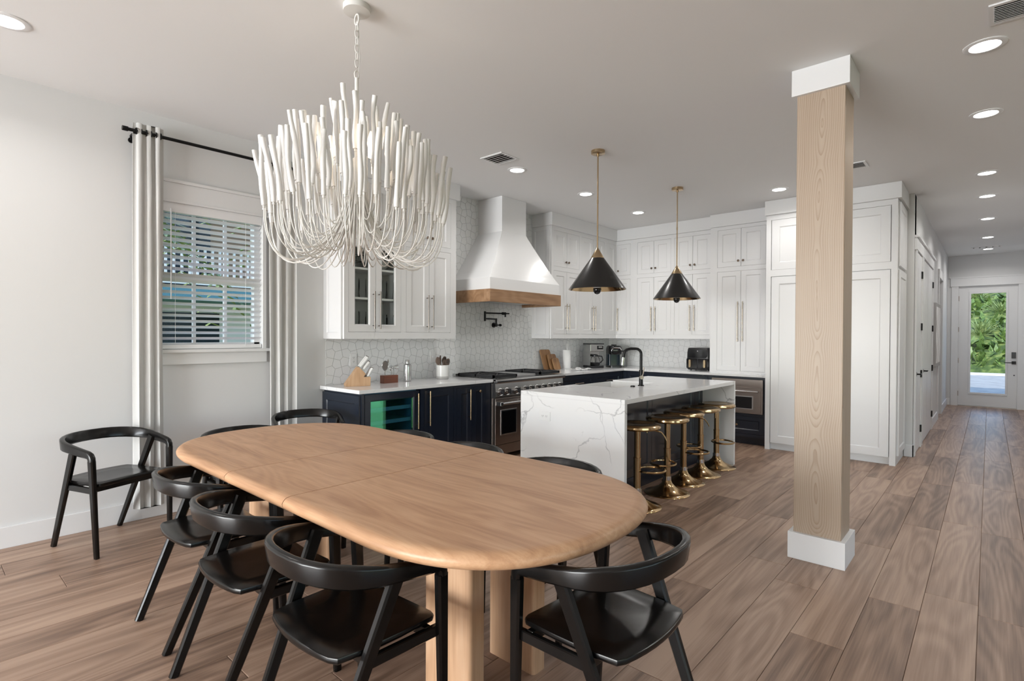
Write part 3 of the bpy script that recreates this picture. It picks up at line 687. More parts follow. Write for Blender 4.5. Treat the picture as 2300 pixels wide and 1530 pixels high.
MB().tube([(.171, 0, .275), (.180, 0, .20)], .0155, 14).build('spray_head', 'chrome', fc, smooth=True)
MB().cyl((0, 0, .085), (.0, .05, .085), .019, n=16).tube([(0, .04, .085), (-.012, .058, .13), (-.016, .062, .185)], .0055, 10).build('lever', 'pull', fc, smooth=True)
tag(MB().lathe([(.022, 0), (.022, .01), (.018, .014), (0, .015)], (4.58, 2.53, ZC), 20).build('sink_button', 'black_metal', smooth=True), 'small round button on the island counter beside the faucet', 'button')
def outlet(label, loc, rz, horiz=False, group=None, plain_=False):
    t = thing('wall_outlet', label, 'outlet', loc, rz, group); w, h = (.06, .038) if horiz else (.038, .06)
    B(-w, w, -.006, 0, -h, h).build('cover_plate', 'white_plastic', t, bevel=.0015)
    if plain_:
        B(-.006, .006, -.012, -.006, -.012, .012).build('toggle', 'white_plastic', t); return t
    for s in (-1, 1):
        c = (s*.02, 0) if horiz else (0, s*.02)
        rc = MB().loft([[(c[0]+.0155*math.cos(2*PI*i/14), y, c[1]+.0135*math.sin(2*PI*i/14)) for i in range(14)] for y in (-.006, -.008)]).build('receptacle', 'white_plastic', t)
        B(c[0]-.007, c[0]-.005, -.0086, -.0079, c[1]-.001, c[1]+.007).box(c[0]+.005, c[0]+.007, -.0086, -.0079, c[1]-.001, c[1]+.007).box(c[0]-.0015, c[0]+.0015, -.0086, -.0079, c[1]-.008, c[1]-.004).build('slots', 'slot', rc)
    return t
outlet('white double outlet on the waterfall end of the island', (IX0, 2.82, .705), R(-90), True)
outlet('white double outlet on the tiles behind the knife block', (2.955, YW-.008, 1.14), 0)
outlet('white light switch plate on the tiles behind the utensil crock', (3.98, YW-.008, 1.14), 0, plain_=True)
outlet('white outlet on the tiles beside the cutting boards', (5.80, YW-.008, 1.11), 0)
outlet('white outlet on the tiles behind the paper towel roll', (6.58, YW-.008, 1.11), 0)
outlet('white outlet on the tiles behind the faucet', (XB-.008, 4.02, 1.12), R(-90))
outlet('white outlet on the tiles beside the air fryer', (XB-.008, 3.34, 1.12), R(-90))

# bar stools
def make_stool():
    t = thing('bar_stool', 'stool', 'stool', (0, 0, 0), 0, 'gold swivel stools along the island')
    MB().lathe([(.0, 0), (.196, 0), (.198, .004), (.194, .009), (.165, .018), (.12, .035), (.075, .06), (.045, .09), (.033, .12)], n=40).build('base', 'gold', t, smooth=True)
    MB().lathe([(.036, .118), (.036, .15)], n=20).build('collar', 'chrome', t, smooth=True)
    MB().lathe([(.029, .15), (.029, .40)], n=20).lathe([(.031, .385), (.031, .40), (.0255, .402), (.0255, .635)], n=20).build('column', 'gold', t, smooth=True)
    fr = MB(); fr.tube([(.125+.115*math.cos(2*PI*i/28), .105*math.sin(2*PI*i/28), .29) for i in range(28)], .009, 8, True); fr.cyl((.02, 0, .29), (.0, .0, .29), .012).build('footrest', 'gold', t, smooth=True)
    MB().lathe([(.0, .625), (.06, .628), (.15, .634), (.178, .640), (.188, .652), (.186, .666), (.172, .676), (.150, .680), (.13, .674), (.0, .668)], n=40).build('seat', 'gold', t, smooth=True)
    MB().tube([(.10, -.06, .628), (.16, -.10, .615), (.18, -.115, .585), (.195, -.125, .55)], .005, 8).build('lever', 'gold', t, smooth=True)
    return t
st = make_stool()
stools = [(3.955, 2.14, -35, 'gold bar stool at the island end facing the dining table'), (4.47, 2.125, 190, 'gold bar stool second from the dining table end of the island'),
          (4.90, 2.165, -45, 'gold bar stool in the middle of the row along the island'), (5.305, 2.165, 140, 'gold bar stool second from the far waterfall end'),
          (5.725, 2.165, -130, 'gold bar stool beside the far waterfall end of the island')]
for i, (x, y, a, lb) in enumerate(stools):
    if i == 0: st.location = (x, y, 0); st.rotation_euler.z = R(a); st['label'] = lb
    else: dupt(st, (x, y, 0), R(a), lb)

# ------------------------------------------------------------------ dining table and chairs
TX, TY, HW, HL, ED = 1.552, 2.315, .595, 1.412, .62
def outline(off, n=26):
    pts = []; hw, ed = HW-off, ED-off; cy = HL-ED; e = 2/2.4
    for i in range(2*n+1):
        q = PI*i/(2*n); c, s = math.cos(q), math.sin(q)
        pts.append((hw*math.copysign(abs(c)**e, c), cy+ed*abs(s)**e))
    return pts+[(-x, -y) for x, y in pts]
tb = thing('dining_table', 'long oak dining table with rounded ends and slab legs', 'table', (TX, TY, 0))
prof = [(.075, .702), (.030, .704), (.012, .712), (.002, .724), (0, .735), (.004, .745), (.015, .755), (.032, .7595), (.05, .76)]
def leaf(y0, y1):
    me = bpy.data.meshes.new('leaf'); m = MB().loft([[(x, y, z) for x, y in outline(o)] for o, z in prof]); me.from_pydata(m.v, [], m.f)
    bm = bmesh.new(); bm.from_mesh(me); bmesh.ops.recalc_face_normals(bm, faces=bm.faces)
    for y, nrm in ((y0, 1), (y1, -1)):
        if y is None: continue
        g = bm.verts[:]+bm.edges[:]+bm.faces[:]; r = bmesh.ops.bisect_plane(bm, geom=g, plane_co=(0, y, 0), plane_no=(0, nrm, 0), clear_inner=True)
        bmesh.ops.holes_fill(bm, edges=[e for e in bm.edges if e.is_boundary], sides=0)
    bmesh.ops.recalc_face_normals(bm, faces=bm.faces)
    for f in bm.faces: f.smooth = True
    for e in bm.edges:
        if len(e.link_faces) == 2 and e.calc_face_angle(0) > .6: e.smooth = False
    bm.to_mesh(me); bm.free(); me.materials.append(MATS['oak']); o = bpy.data.objects.new('leaf', me); col.objects.link(o); o.parent = tb
leaf(None, -.287); leaf(-.283, .283); leaf(.287, None)
lg = MB().prism(rrect(-.04, .04, -.128, .128, .016), 0, .703)
o0 = None
for sx in (-1, 1):
    for sy in (-1, 1):
        if o0 is None: o0 = lg.build('leg', 'oakleg', tb, smooth=True); o = o0
        else: o = bpy.data.objects.new('leg', o0.data); col.objects.link(o); o.parent = tb
        o.location = (sx*.18, sy*.81, 0)

def make_chair():
    t = thing('dining_chair', 'chair', 'chair')
    # curved arm-and-back rail: path in (forward, lateral, z); f=0 at the rear feet
    half = [(.436, .252, .598), (.434, .2525, .618), (.425, .253, .632), (.405, .254, .640), (.36, .258, .648), (.30, .263, .659), (.235, .264, .670)]
    for i in range(1, 9):
        q = R(90*i/8); half.append((.235-.215*math.sin(q)**1.0, .264*math.cos(q)**.85 if i < 8 else 0, .670+.028*math.sin(q)))
    path = [Vector((f, l, z)) for f, l, z in half]+[Vector((f, -l, z)) for f, l, z in half[-2::-1]]
    n = len(path); rings = []
    for i, p in enumerate(path):
        tg = (path[min(i+1, n-1)]-path[max(i-1, 0)]).normalized()
        if i == 0 or i == n-1: tg = Vector((0, 0, 1)) if i == 0 else Vector((0, 0, -1))
        j = min(max(i, 3), n-4); pt = (path[j+1]-path[j-1]); side = Vector((pt.y, -pt.x, 0)).normalized()
        upv = side.cross(tg).normalized()
        k = min(i, n-1-i)/(n//2); hh = .038+.034*min(1, k*1.6)**1.3; ww = .034-.007*k
        lean = upv*math.cos(.16*k)+side*math.sin(.16*k)*(1 if True else 0); sd = tg.cross(lean).normalized()
        a, b = ww/2, hh/2; c = min(a, b)*.55
        rings.append([p+sd*x+lean*y for x, y in ((a, b-c), (a-c*.35, b-c*.3), (a-c, b), (c-a, b), (c*.35-a, b-c*.3), (-a, b-c), (-a, c-b), (c-a, -b), (a-c, -b), (a, c-b))])
    MB().loft(rings).build('back_rail', 'blackwood', t, smooth=True)
    for s in (-1, 1):
        MB().bar((.436, .252*s, .602), (.458, .238*s, 0), .044, .032, .030, .024, (1, 0, 0), .22).build('leg', 'blackwood', t, smooth=True)
        MB().bar((.268, .250*s, .668), (-.012, .208*s, 0), .050, .030, .034, .024, (1, 0, 0), .22).build('leg', 'blackwood', t, smooth=True)
        MB().bar((.165, .226*s, .412), (.445, .236*s, .412), .036, .022, .036, .022, (0, 0, 1), .15).build('side_stretcher', 'blackwood', t)
    B(.385, .410, -.232, .232, .398, .432).build('front_stretcher', 'blackwood', t, bevel=.003)
    B(.165, .188, -.222, .222, .398, .432).build('rear_stretcher', 'blackwood', t, bevel=.003)
    pts = []
    for i in range(9):
        u = -1+2*i/8; pts.append((.048+.022*u*u, -.178*u))
    pts = [(.085, .205)]+[(f, l) for f, l in pts][0:9]+[(.085, -.205), (.16, -.218), (.30, -.224), (.425, -.222), (.440, -.21)]+[(.446-.010*(1-abs(u)), .19*u) for u in (-1, -.5, 0, .5, 1)]+[(.440, .21), (.425, .222), (.30, .224), (.16, .218)]
    c = (.25, 0)
    def rg_(s, z): return [(c[0]+(f-c[0])*s, l*s, z) for f, l in pts]
    MB().loft([rg_(.965, .432), rg_(.995, .438), rg_(1, .446), rg_(.99, .453), rg_(.965, .456), rg_(.6, .451), rg_(.2, .449)]).build('seat', 'blackwood', t, smooth=True)
    return t
ch = make_chair(); G = 'black curved-back chairs at the oak table'
spots = [(.752, 2.858, 0, 'black curved-back chair at the oak table, closest to the corner chair', None),
         (.722, 2.245, 0, 'middle black curved-back chair on the open-floor side of the table', None),
         (.735, 1.600, 0, 'black curved-back chair on the open-floor side, around the corner from the end chair', None),
         (1.556, .700, 88, 'black curved-back chair at the table end facing away from the kitchen windowless side', None),
         (2.345, 2.90, 180, 'black curved-back chair tucked in on the cabinet side, farthest along the table', None),
         (2.345, 2.29, 180, 'middle black curved-back chair tucked in between the table and the range', None),
         (2.365, 1.65, 180, 'black curved-back chair tucked in before the island waterfall end', None),
         (1.545, 4.035, -90, 'black curved-back chair at the table end under the window', None),
         (.829, 4.614, -68.8, 'black curved-back chair alone against the wall under the curtain rod end', None),
         (2.32, 4.53, -108, 'black curved-back chair against the wall beside the navy end panel', None)]
spots[3] = (*spots[3][:3], 'black curved-back chair at the table end nearest the wooden post', None)
for i, (x, y, a, lb, g) in enumerate(spots):
    if i == 0: ch.location = (x, y, 0); ch.rotation_euler.z = R(a); ch['label'] = lb
    else: dupt(ch, (x, y, 0), R(a), lb)

# ------------------------------------------------------------------ chandelier
cx, cy = 1.52, 2.41
cd = thing('chandelier', 'large white chandelier of plaster sticks on looping wires', 'chandelier', (cx, cy, 0))
MB().lathe([(.0, 3.018), (.045, 3.018), (.066, 3.022), (.068, 3.03), (.068, CZ)], n=32).build('canopy', 'wire', cd, smooth=True)
MB().tube([(.0, .018*math.cos(q*PI/8), 2.985+.026*math.sin(q*PI/8)) for q in range(16)], .0045, 8, True).build('hook', 'wire', cd)
z = 2.95; i = 0
while z > 2.73:
    pts = [(.009*math.cos(q*PI/7), .022*math.sin(q*PI/7)) for q in range(14)]
    lk = MB().tube([((a, 0, z+b) if i % 2 else (0, a, z+b)) for a, b in pts], .0028, 6, True).build('chain_link', 'wire', cd, smooth=True); z -= .037; i += 1
MB().tube([(.012*math.cos(q*PI/8), 0, 2.705+.02*math.sin(q*PI/8)) for q in range(16)], .004, 8, True).build('loop', 'wire', cd)
MB().tube([(.006, 0, 3.02), (.022, .006, 2.8), (.012, .012, 2.66)], .0016, 5).build('cord', 'wire', cd)
MB().cyl((0, 0, 2.19), (0, 0, 2.69), .010, n=12).lathe([(.0, 2.14), (.04, 2.15), (.055, 2.19), (.055, 2.24), (.03, 2.27), (.01, 2.29)], n=24).build('stem', 'wire', cd, smooth=True)
rnd = random.Random(3); n_st = 0
rings = [(.43, 1.985, 36, .03, 1.77), (.362, 2.05, 28, .028, 1.805), (.285, 2.125, 21, .026, 1.865), (.20, 2.20, 15, .024, 1.94), (.105, 2.275, 9, .022, 2.02)]
for r, zb, n, hr, zlow in rings:
    for i in range(n):
        a = 2*PI*(i+rnd.uniform(-.22, .22))/n; rr = r*rnd.uniform(.965, 1.03); z0 = zb+rnd.uniform(-.03, .03); ca, sa = math.cos(a), math.sin(a); L = rnd.uniform(.265, .325)
        P0, P3 = Vector((hr*ca, hr*sa, 2.21)), Vector((rr*ca, rr*sa, z0))
        zl = (8*(zlow+rnd.uniform(-.02, .02))-2.21-z0)/6
        P1 = Vector((rr*.22*ca, rr*.22*sa, zl+.05)); P2 = Vector((rr*1.03*ca, rr*1.03*sa, zl-.05))
        path = []
        for k_ in range(19):
            q = k_/18; path.append(P0*(1-q)**3+P1*3*q*(1-q)**2+P2*3*q*q*(1-q)+P3*q**3)
        MB().tube(path, .0032, 6).build('wire_arm', 'wire', cd, smooth=True)
        lean = rnd.uniform(.0, .05); b1, b2 = rnd.uniform(-.012, .012), rnd.uniform(-.012, .012); tw = a+rnd.uniform(-.5, .5)
        pts = []; rad = []
        for k_ in range(9):
            q = k_/8; off = math.sin(q*PI*1.5)*b1; of2 = math.sin(q*PI*2)*b2
            pts.append(P3+Vector((ca*lean*q+off*math.cos(tw), sa*lean*q+of2*math.sin(tw), q*L))); rad.append(.0112+.0014*math.sin(q*9+i))
        s_ = MB().tube(pts, rad, 10).build('stick', 'plaster', cd, smooth=True)
        MB().cyl(P3-Vector((0, 0, .012)), P3+Vector((0, 0, .004)), .006, n=8).build('ferrule', 'wire', s_); n_st += 1
for i in range(6):
    a = i*PI/3+.4; p = (.155*math.cos(a), .155*math.sin(a), 0)
    MB().lathe([(.0, 2.245), (.013, 2.25), (.013, 2.30), (.017, 2.315), (.015, 2.34), (.004, 2.375), (.0, 2.38)], p, 12).build('bulb', 'bulb', cd, smooth=True)
    light('POINT', 'chandelier_bulb', (cx+p[0], cy+p[1], 2.36), (0, 0, -1), .30, color=(1, .82, .62), shadow_soft_size=.03)

# pendants
def pendant(label, x, y):
    t = thing('pendant_lamp', label, 'lamp', (x, y, 0), 0, 'black cone pendants over the island')
    MB().lathe([(.0, 3.02), (.055, 3.02), (.062, 3.024), (.062, CZ)], n=28).cyl((0, 0, 3.0), (0, 0, 3.02), .012).build('canopy', 'brass', t, smooth=True)
    MB().cyl((0, 0, 2.17), (0, 0, 3.005), .0065, n=10).cyl((0, 0, 2.58), (0, 0, 2.61), .008).build('rod', 'brass', t, smooth=True)
    MB().lathe([(.006, 2.182), (.012, 2.172), (.0605, 2.09), (.0605, 2.086)], n=36, cap=False).build('cap', 'brass', t, smooth=True)
    MB().lathe([(.0595, 2.088), (.255, 1.812), (.257, 1.806), (.253, 1.806)], n=48, cap=False).build('shade', 'shade_black', t, smooth=True)
    MB().lathe([(.054, 2.086), (.250, 1.809), (.254, 1.8055)], n=48, cap=False).build('shade_lining', 'gold', t, smooth=True)
    MB().lathe([(.0, 2.04), (.02, 2.04), (.02, 1.90)], n=16).build('socket', 'brass', t, smooth=True)
    MB().lathe([(.0, 1.762), (.020, 1.768), (.033, 1.786), (.037, 1.806), (.035, 1.818)], n=24, cap=False).build('bulb_crown', 'black_gloss', t, smooth=True)
    MB().lathe([(.035, 1.818), (.031, 1.84), (.02, 1.87), (.015, 1.905)], n=24, cap=False).build('bulb', 'bulb_glass', t, smooth=True)
pendant('black and brass cone pendant hanging over the near waterfall end of the island', 4.13, 2.645)
pendant('black and brass cone pendant hanging over the far end of the island', 5.74, 2.63)

# recessed lights, vents, detector
def downlight(label, x, y, g, p=5.5):
    t = thing('recessed_light', label, 'light', (x, y, CZ), 0, g)
    MB().loft([[(r*math.cos(2*PI*i/32), r*math.sin(2*PI*i/32), z) for i in range(32)] for r, z in ((.098, -.0005), (.098, -.004), (.090, -.007), (.072, -.007), (.066, -.001))], cap=False).build('trim_ring', 'trim', t, smooth=True)
    MB().lathe([(.0, -.003), (.0685, -.003), (.0685, -.001)], n=32).build('lens', 'led', t)
    light('AREA', 'downlight', (x, y, CZ-.012), (0, 0, -1), p, shape='DISK', size=.13, color=(1, .975, .945), spread=R(150))
KL = [(4.075, 3.56, 'above the counter left of the range hood'), (5.286, 3.55, 'in front of the range hood'), (6.541, 3.55, 'near the inner corner of the wall cabinets'), (6.535, 1.79, 'in front of the tall white cabinets'), (.36, 3.92, 'above the corner chair')]
for x, y, s in KL: downlight('round recessed ceiling light '+s, x, y, 'recessed lights over kitchen and dining')
for x, w_ in ((4.076, 'right beside the long return grille'), (5.317, 'midway between the wooden post and the hall'), (7.237, 'level with the refrigerator corner'), (8.418, 'just inside the hall, by the first hall door'), (10.02, 'in the hall by the wall art'), (11.89, 'in the hall by the cased opening'), (13.45, 'beside the vent before the front door')):
    downlight('round recessed ceiling light '+w_, x, .036, 'recessed lights in the hall row')
def vent(label, x, y, w, d, nsl, rz=0):
    t = thing('ceiling_vent', label, 'vent', (x, y, CZ), rz)
    B(-w, w, -d, -d+.022, -.008, 0).box(-w, w, d-.022, d, -.008, 0).box(-w, -w+.022, -d+.022, d-.022, -.008, 0).box(w-.022, w, -d+.022, d-.022, -.008, 0).build('frame', 'trim', t)
    a, b, c = w-.0195, d-.0195, .004
    B(-a, a, -b, b, .18, .19).box(-a, -a+c, -b, b, 0, .18).box(a-c, a, -b, b, 0, .18).box(-a+c, a-c, -b, -b+c, 0, .18).box(-a+c, a-c, b-c, b, 0, .18).build('duct', 'steel_dark', t)
    for i in range(nsl):
        y_ = -d+.03+(2*d-.06)*(i+.5)/nsl; h = (2*d-.06)/nsl*.36
        MB().loft([[(x_, y_-h, -.003), (x_, y_+h, -.012), (x_, y_+h+.002, -.011), (x_, y_-h+.002, -.002)] for x_ in (-w+.02, w-.02)]).build('louvre', 'trim', t)
for v in VENTS: vent(*v)
tag(MB().lathe([(.0, -.035), (.03, -.035), (.05, -.03), (.058, -.015), (.06, 0)], (11.2, -.42, CZ), 24).build('smoke_detector', 'white_plastic', smooth=True), 'small round white smoke detector on the hall ceiling', 'detector')

# ------------------------------------------------------------------ post
po = thing('wooden_post', 'square natural wood post with white base and cap', 'post', (3.845, .785, 0))
B(-.131, .131, -.131, .131, .14, 2.90).build('shaft', 'post', po, bevel=.004)
B(-.157, .157, -.157, .157, 0, .163).build('base', 'trim', po, bevel=.002); B(-.157, .157, -.157, .157, 2.89, CZ).build('cap', 'trim', po, bevel=.002)

# ------------------------------------------------------------------ hall: doors, art, front door
def hall_door(n, x0, x1, hinge_far):
    d = S('door_%d' % n, B(x0+.09, x1-.09, YH-.012, YH-.0005, .012, 2.40), 'trim')
    w = x1-x0-.18
    for a, b in ((.11, w/2-.05), (w/2+.05, w-.11)):
        for z0, z1 in ((.2, .92), (1.06, 2.25)):
            X0, X1 = x0+.09+a, x0+.09+b
            MB().loft([[(x, y, z) for x, z in ((X0+i, z0+i), (X1-i, z0+i), (X1-i, z1-i), (X0+i, z1-i))] for i, y in ((0, YH-.0122), (.012, YH-.006+.0005), (.03, YH-.0128))], cap=False).build('panel_moulding', 'trim', d)
    S('trim_%d' % (20+n), B(x0, x0+.09, YH-.022, YH-.0005, 0, 2.41).box(x1-.09, x1, YH-.022, YH-.0005, 0, 2.41).box(x0-.02, x1+.02, YH-.026, YH-.0005, 2.41, 2.55).box(x0-.035, x1+.035, YH-.045, YH-.0005, 2.55, 2.575), 'trim')
    hx = x1-.095
    for z in (.24, .93, 1.52, 2.17): MB().cyl((hx, YH-.02, z-.045), (hx, YH-.02, z+.045), .009, n=10).box(hx-.03, hx+.02, YH-.0215, YH-.012, z-.045, z+.045).build('hinge', 'black_metal', d)
    lx = x0+.16
    MB().cyl((lx, YH-.012, .95), (lx, YH-.02, .95), .026, n=18).cyl((lx, YH-.02, .95), (lx, YH-.058, .95), .009).bar((lx-.008, YH-.058, .95), (lx+.115, YH-.058, .95), .012, .018, .010, .014, (0, 1, 0)).build('lever', 'black_metal', d)
hall_door(2, 7.80, 8.60, True); hall_door(3, 8.66, 10.33, True)
S('trim_24', B(OX0-.09, OX0, YH-.022, YH-.0005, 0, 2.40).box(OX1, OX1+.09, YH-.022, YH-.0005, 0, 2.40).box(OX0-.11, OX1+.11, YH-.026, YH-.0005, 2.40, 2.54), 'trim')
ar = thing('wall_art', 'grey textured canvas with white relief lines on the hall wall', 'picture', (10.42, YH-.002, .93))
B(0, 1.02, -.045, 0, 0, .99).build('canvas', 'canvas', ar, bevel=.003)
rnd = random.Random(5)
for i in range(7):
    x = .12+.12*i; MB().tube([(x+.035*math.sin(q*.9+i*1.7), -.045, .06+.87*q/14) for q in range(15)], .009, 6).build('relief_line', 'paper', ar, smooth=True)
DY0, DY1, DZ = -.4085, .4825, 2.43
fd = S('door_1', B(XE+.02, XE+.065, DY0+.004, -.245, .012, DZ).box(XE+.02, XE+.065, .295, DY1-.004, .012, DZ).box(XE+.02, XE+.065, -.245, .295, .012, .27).box(XE+.02, XE+.065, -.245, .295, 2.285, DZ), 'trim')
B(XE+.038, XE+.046, -.245, .295, .27, 2.285).build('glass_pane', 'pane', fd)
gm = MB()
for a in ((-.27, .32, .245, .285), (-.27, .32, 2.27, 2.31), (-.27, -.235, .285, 2.27), (.285, .32, .285, 2.27)): gm.box(XE+.008, XE+.022, *a)
gm.build('glass_moulding', 'trim', fd, bevel=.004)
for z in (.25, .92, 1.55, 2.18): B(XE-.004, XE+.022, DY1-.014, DY1+.010, z-.05, z+.05).build('hinge', 'steel_dark', fd)
B(XE-.004, XE+.02, -.385, -.322, .985, 1.105).build('keypad_lock', 'black_plastic', fd, bevel=.004)
B(XE-.002, XE+.02, -.388, -.325, .87, .93).cyl((XE, -.356, .90), (XE-.045, -.356, .90), .010).bar((XE-.045, -.365, .90), (XE-.045, -.215, .90), .014, .016, .012, .014, (1, 0, 0)).build('lever', 'black_metal', fd)
MB().cyl((XE+.02, -.363, .655), (XE+.012, -.363, .655), .012, n=14).build('viewer', 'slot', fd)
S('trim_25', B(XE-.02, XE-.0005, .482, .59, 0, 2.44).box(XE-.02, XE-.0005, -.52, -.408, 0, 2.44).box(XE-.024, XE-.0005, -.55, .605, 2.44, 2.59).box(XE-.034, XE-.0005, -.565, .62, 2.59, 2.615).box(XE-.03, XE-.0005, -.555, .61, 2.428, 2.442), 'trim')
S('trim_26', B(XE-.01, XE+.15, -.405, .479, -.012, .010), 'steel_dark')

# ------------------------------------------------------------------ things on the counters
# knife block
kb = thing('knife_block', 'light wood knife block on the left counter', 'knife block', (2.84, 4.47, ZC), R(-20))
MB().loft([[(x, y, z) for x, z in ((-.12, .0), (-.02, 0), (.062, .115), (.0, .178), (-.008, .182), (-.125, .02))] for y in (-.05, .05)]).build('slanted_body', 'blockwood', kb, bevel=.003)
MB().loft([[(x, y, z) for x, z in ((-.03, 0), (.105, 0), (.108, .085), (.035, .085))] for y in (-.05, .05)]).build('front_body', 'blockwood', kb, bevel=.003)
B(.1075, .110, -.022, .022, .03, .05).build('label_plate', 'slot', kb); B(.1098, .1104, -.018, .018, .034, .046).build('label_print', 'white_plastic', kb)
M_kb = Matrix.Translation((2.84, 4.47, ZC)) @ Matrix.Rotation(R(-20), 4, 'Z')
def knife(label, px, py, pz, ang, L, g, r=.011):
    p = M_kb @ Vector((px, py, pz)); t = thing('kitchen_knife' if g[0] == 'l' else 'steak_knife', label, 'knife', p, R(-20), g)
    d = Vector((math.cos(R(ang)), 0, math.sin(R(ang))))
    MB().bar(-d*.02, d*.012, .014, .004, .014, .006, (0, 0, 1)).build('bolster', 'steel', t)
    MB().bar(d*.01, d*L, r*2, r*1.3, r*2.1, r*1.3, (0, 0, 1), .3).build('handle', 'ceramic', t, smooth=True)
    MB().bar(d*L, d*(L+.008), r*2.1, r*1.3, r*1.7, r, (0, 0, 1), .3).build('butt_cap', 'steel_dark', t)
for i, (x, y, L) in enumerate(((.005, -.03, .125), (.012, .0, .115), (.005, .032, .13), (.034, -.025, .10), (.036, .015, .105))):
    knife('white handled kitchen knife in the top slots of the knife block', x, y, .178-.9*x, 52, L, 'large knives in the block')
for i in range(6):
    knife('white handled steak knife in the lower front row of the knife block', .075, -.042+i*.0168, .085, 58, .095, 'steak knives in the block', .007)
# bar tools
bt = tag(B(-.085, .085, -.035, .035, 0, .078).build('bar_tool_block', 'cherry', bevel=.002), 'reddish wood block holding bar tools', 'tool holder'); bt.location = (3.235, 4.53, ZC)
B(-.0855, .0855, -.0355, -.034, .038, .0395).build('groove', 'slot', bt)
def tool(name, label, x, y, build):
    t = thing(name, label, 'bar tool', (3.235+x, 4.53+y, ZC+.07)); build(t)
def strainer(t):
    MB().cyl((0, 0, 0), (0, 0, .07), .004).build('shaft', 'steel', t); MB().loft([[(.034*math.cos(2*PI*i/24), y, .105+.045*math.sin(2*PI*i/24)) for i in range(24)] for y in (-.004, .004)]).build('head', 'steel_dark', t, smooth=True)
    MB().tube([(.036*math.cos(2*PI*i/24), -.003, .105+.047*math.sin(2*PI*i/24)) for i in range(24)], .004, 6, True).build('spring', 'steel', t)
tool('cocktail_strainer', 'round steel cocktail strainer standing in the bar tool block', -.05, 0, strainer)
def spoon(t): MB().tube([(0, 0, 0), (0, 0, .13)], .0025, 8).build('shaft', 'steel', t); MB().lathe([(0, .125), (.007, .135), (.008, .15), (.003, .165), (0, .175)], n=12).build('tip', 'steel_dark', t, smooth=True)
tool('bar_spoon', 'tall thin bar spoon standing in the bar tool block', -.01, .005, spoon)
def opener(t): MB().cyl((0, 0, 0), (0, 0, .055), .004).build('shaft', 'steel', t); MB().tube([(.016*math.cos(2*PI*i/16), 0, .07+.016*math.sin(2*PI*i/16)) for i in range(16)], .005, 6, True).build('ring', 'chrome', t, smooth=True)
tool('bottle_opener', 'small ring-ended bottle opener in the bar tool block', .025, -.005, opener)
def jig(t): MB().cyl((0, 0, 0), (0, 0, .07), .004).build('shaft', 'steel', t); MB().cyl((-.035, 0, .085), (0, 0, .085), .02, .008, n=16).cyl((0, 0, .085), (.042, 0, .085), .008, .024, n=16).build('cups', 'chrome', t, smooth=True)
tool('jigger', 'double-ended steel jigger in the bar tool block', .058, .005, jig)
sh = thing('cocktail_shaker', 'brushed steel cocktail shaker next to the bar tools', 'shaker', (3.475, 4.545, ZC))
MB().lathe([(.0, 0), (.032, 0), (.037, .004), (.039, .02), (.040, .155), (.038, .165)], n=28).build('cup', 'steel', sh, smooth=True)
MB().lathe([(.040, .165), (.039, .172), (.022, .185)], n=28).lathe([(.0215, .183), (.0215, .222), (.019, .225), (0, .225)], n=24).build('cap', 'steel', sh, smooth=True)
cr = thing('utensil_crock', 'white ceramic crock with a grey base full of utensils', 'crock', (3.945, 4.53, ZC))
MB().lathe([(.0, 0), (.062, 0), (.068, .006), (.0695, .03)], n=32, cap=False).build('base', 'ceramic_grey', cr, smooth=True)
MB().lathe([(.0695, .03), (.0705, .06), (.0695, .15), (.066, .153), (.062, .15), (.062, .012), (0, .01)], n=32, cap=False).build('pot', 'ceramic', cr, smooth=True)
for i, (x, y, an, tw, w_, nm, lb) in enumerate(((-.022, .0, -16, 0, .032, 'wooden_spoon', 'brown wooden spoon leaning to the left in the crock'), (-.006, .02, -4, .4, .028, 'wooden_spoon', 'brown narrow wooden spoon upright in the crock'), (.004, -.02, 3, .2, .03, 'spatula', 'short brown spatula at the front of the crock'), (.016, .028, 13, 0, .034, 'slotted_spoon', 'brown slotted spoon in the crock'), (-.008, -.026, 27, .1, .038, 'slotted_turner', 'brown slotted turner leaning right out of the crock'))):
    t = thing(nm, lb, 'utensil', (3.945+x, 4.53+y, ZC+.05), tw); d = Vector((math.sin(R(an)), 0, math.cos(R(an)))); L = (.125, .135, .09, .125, .115)[i]
    MB().tube([d*0, d*L], .006, 8).build('shaft', 'utensil', t, smooth=True)
    e = Vector((d.z, 0, -d.x)); hh = .085
    rings = []
    for k_ in range(9):
        q = k_/8; ww = w_*(.28+.75*math.sin(PI*min(.95, .12+q*.83))**.8)*(.75 if k_ in (0, 8) else 1); c = d*(L-.01+hh*q)+Vector((0, .006*math.sin(q*PI), 0)); rings.append([c+e*ww, c+Vector((0, -.004, 0)), c-e*ww, c+Vector((0, .004, 0))])
    hd_ = MB().loft(rings).build('head', 'utensil', t, smooth=True)
    if 'slotted' in nm:
        for s in (-1, 0, 1): MB().bar(d*(L+.02)+e*s*w_*.42+Vector((0, -.003, 0)), d*(L+.06)+e*s*w_*.42+Vector((0, -.003, 0)), .005, .0045, .005, .0045, (1, 0, 0)).build('slot', 'slot', hd_)  # solid dark bars, shade of the open slots put into their colour
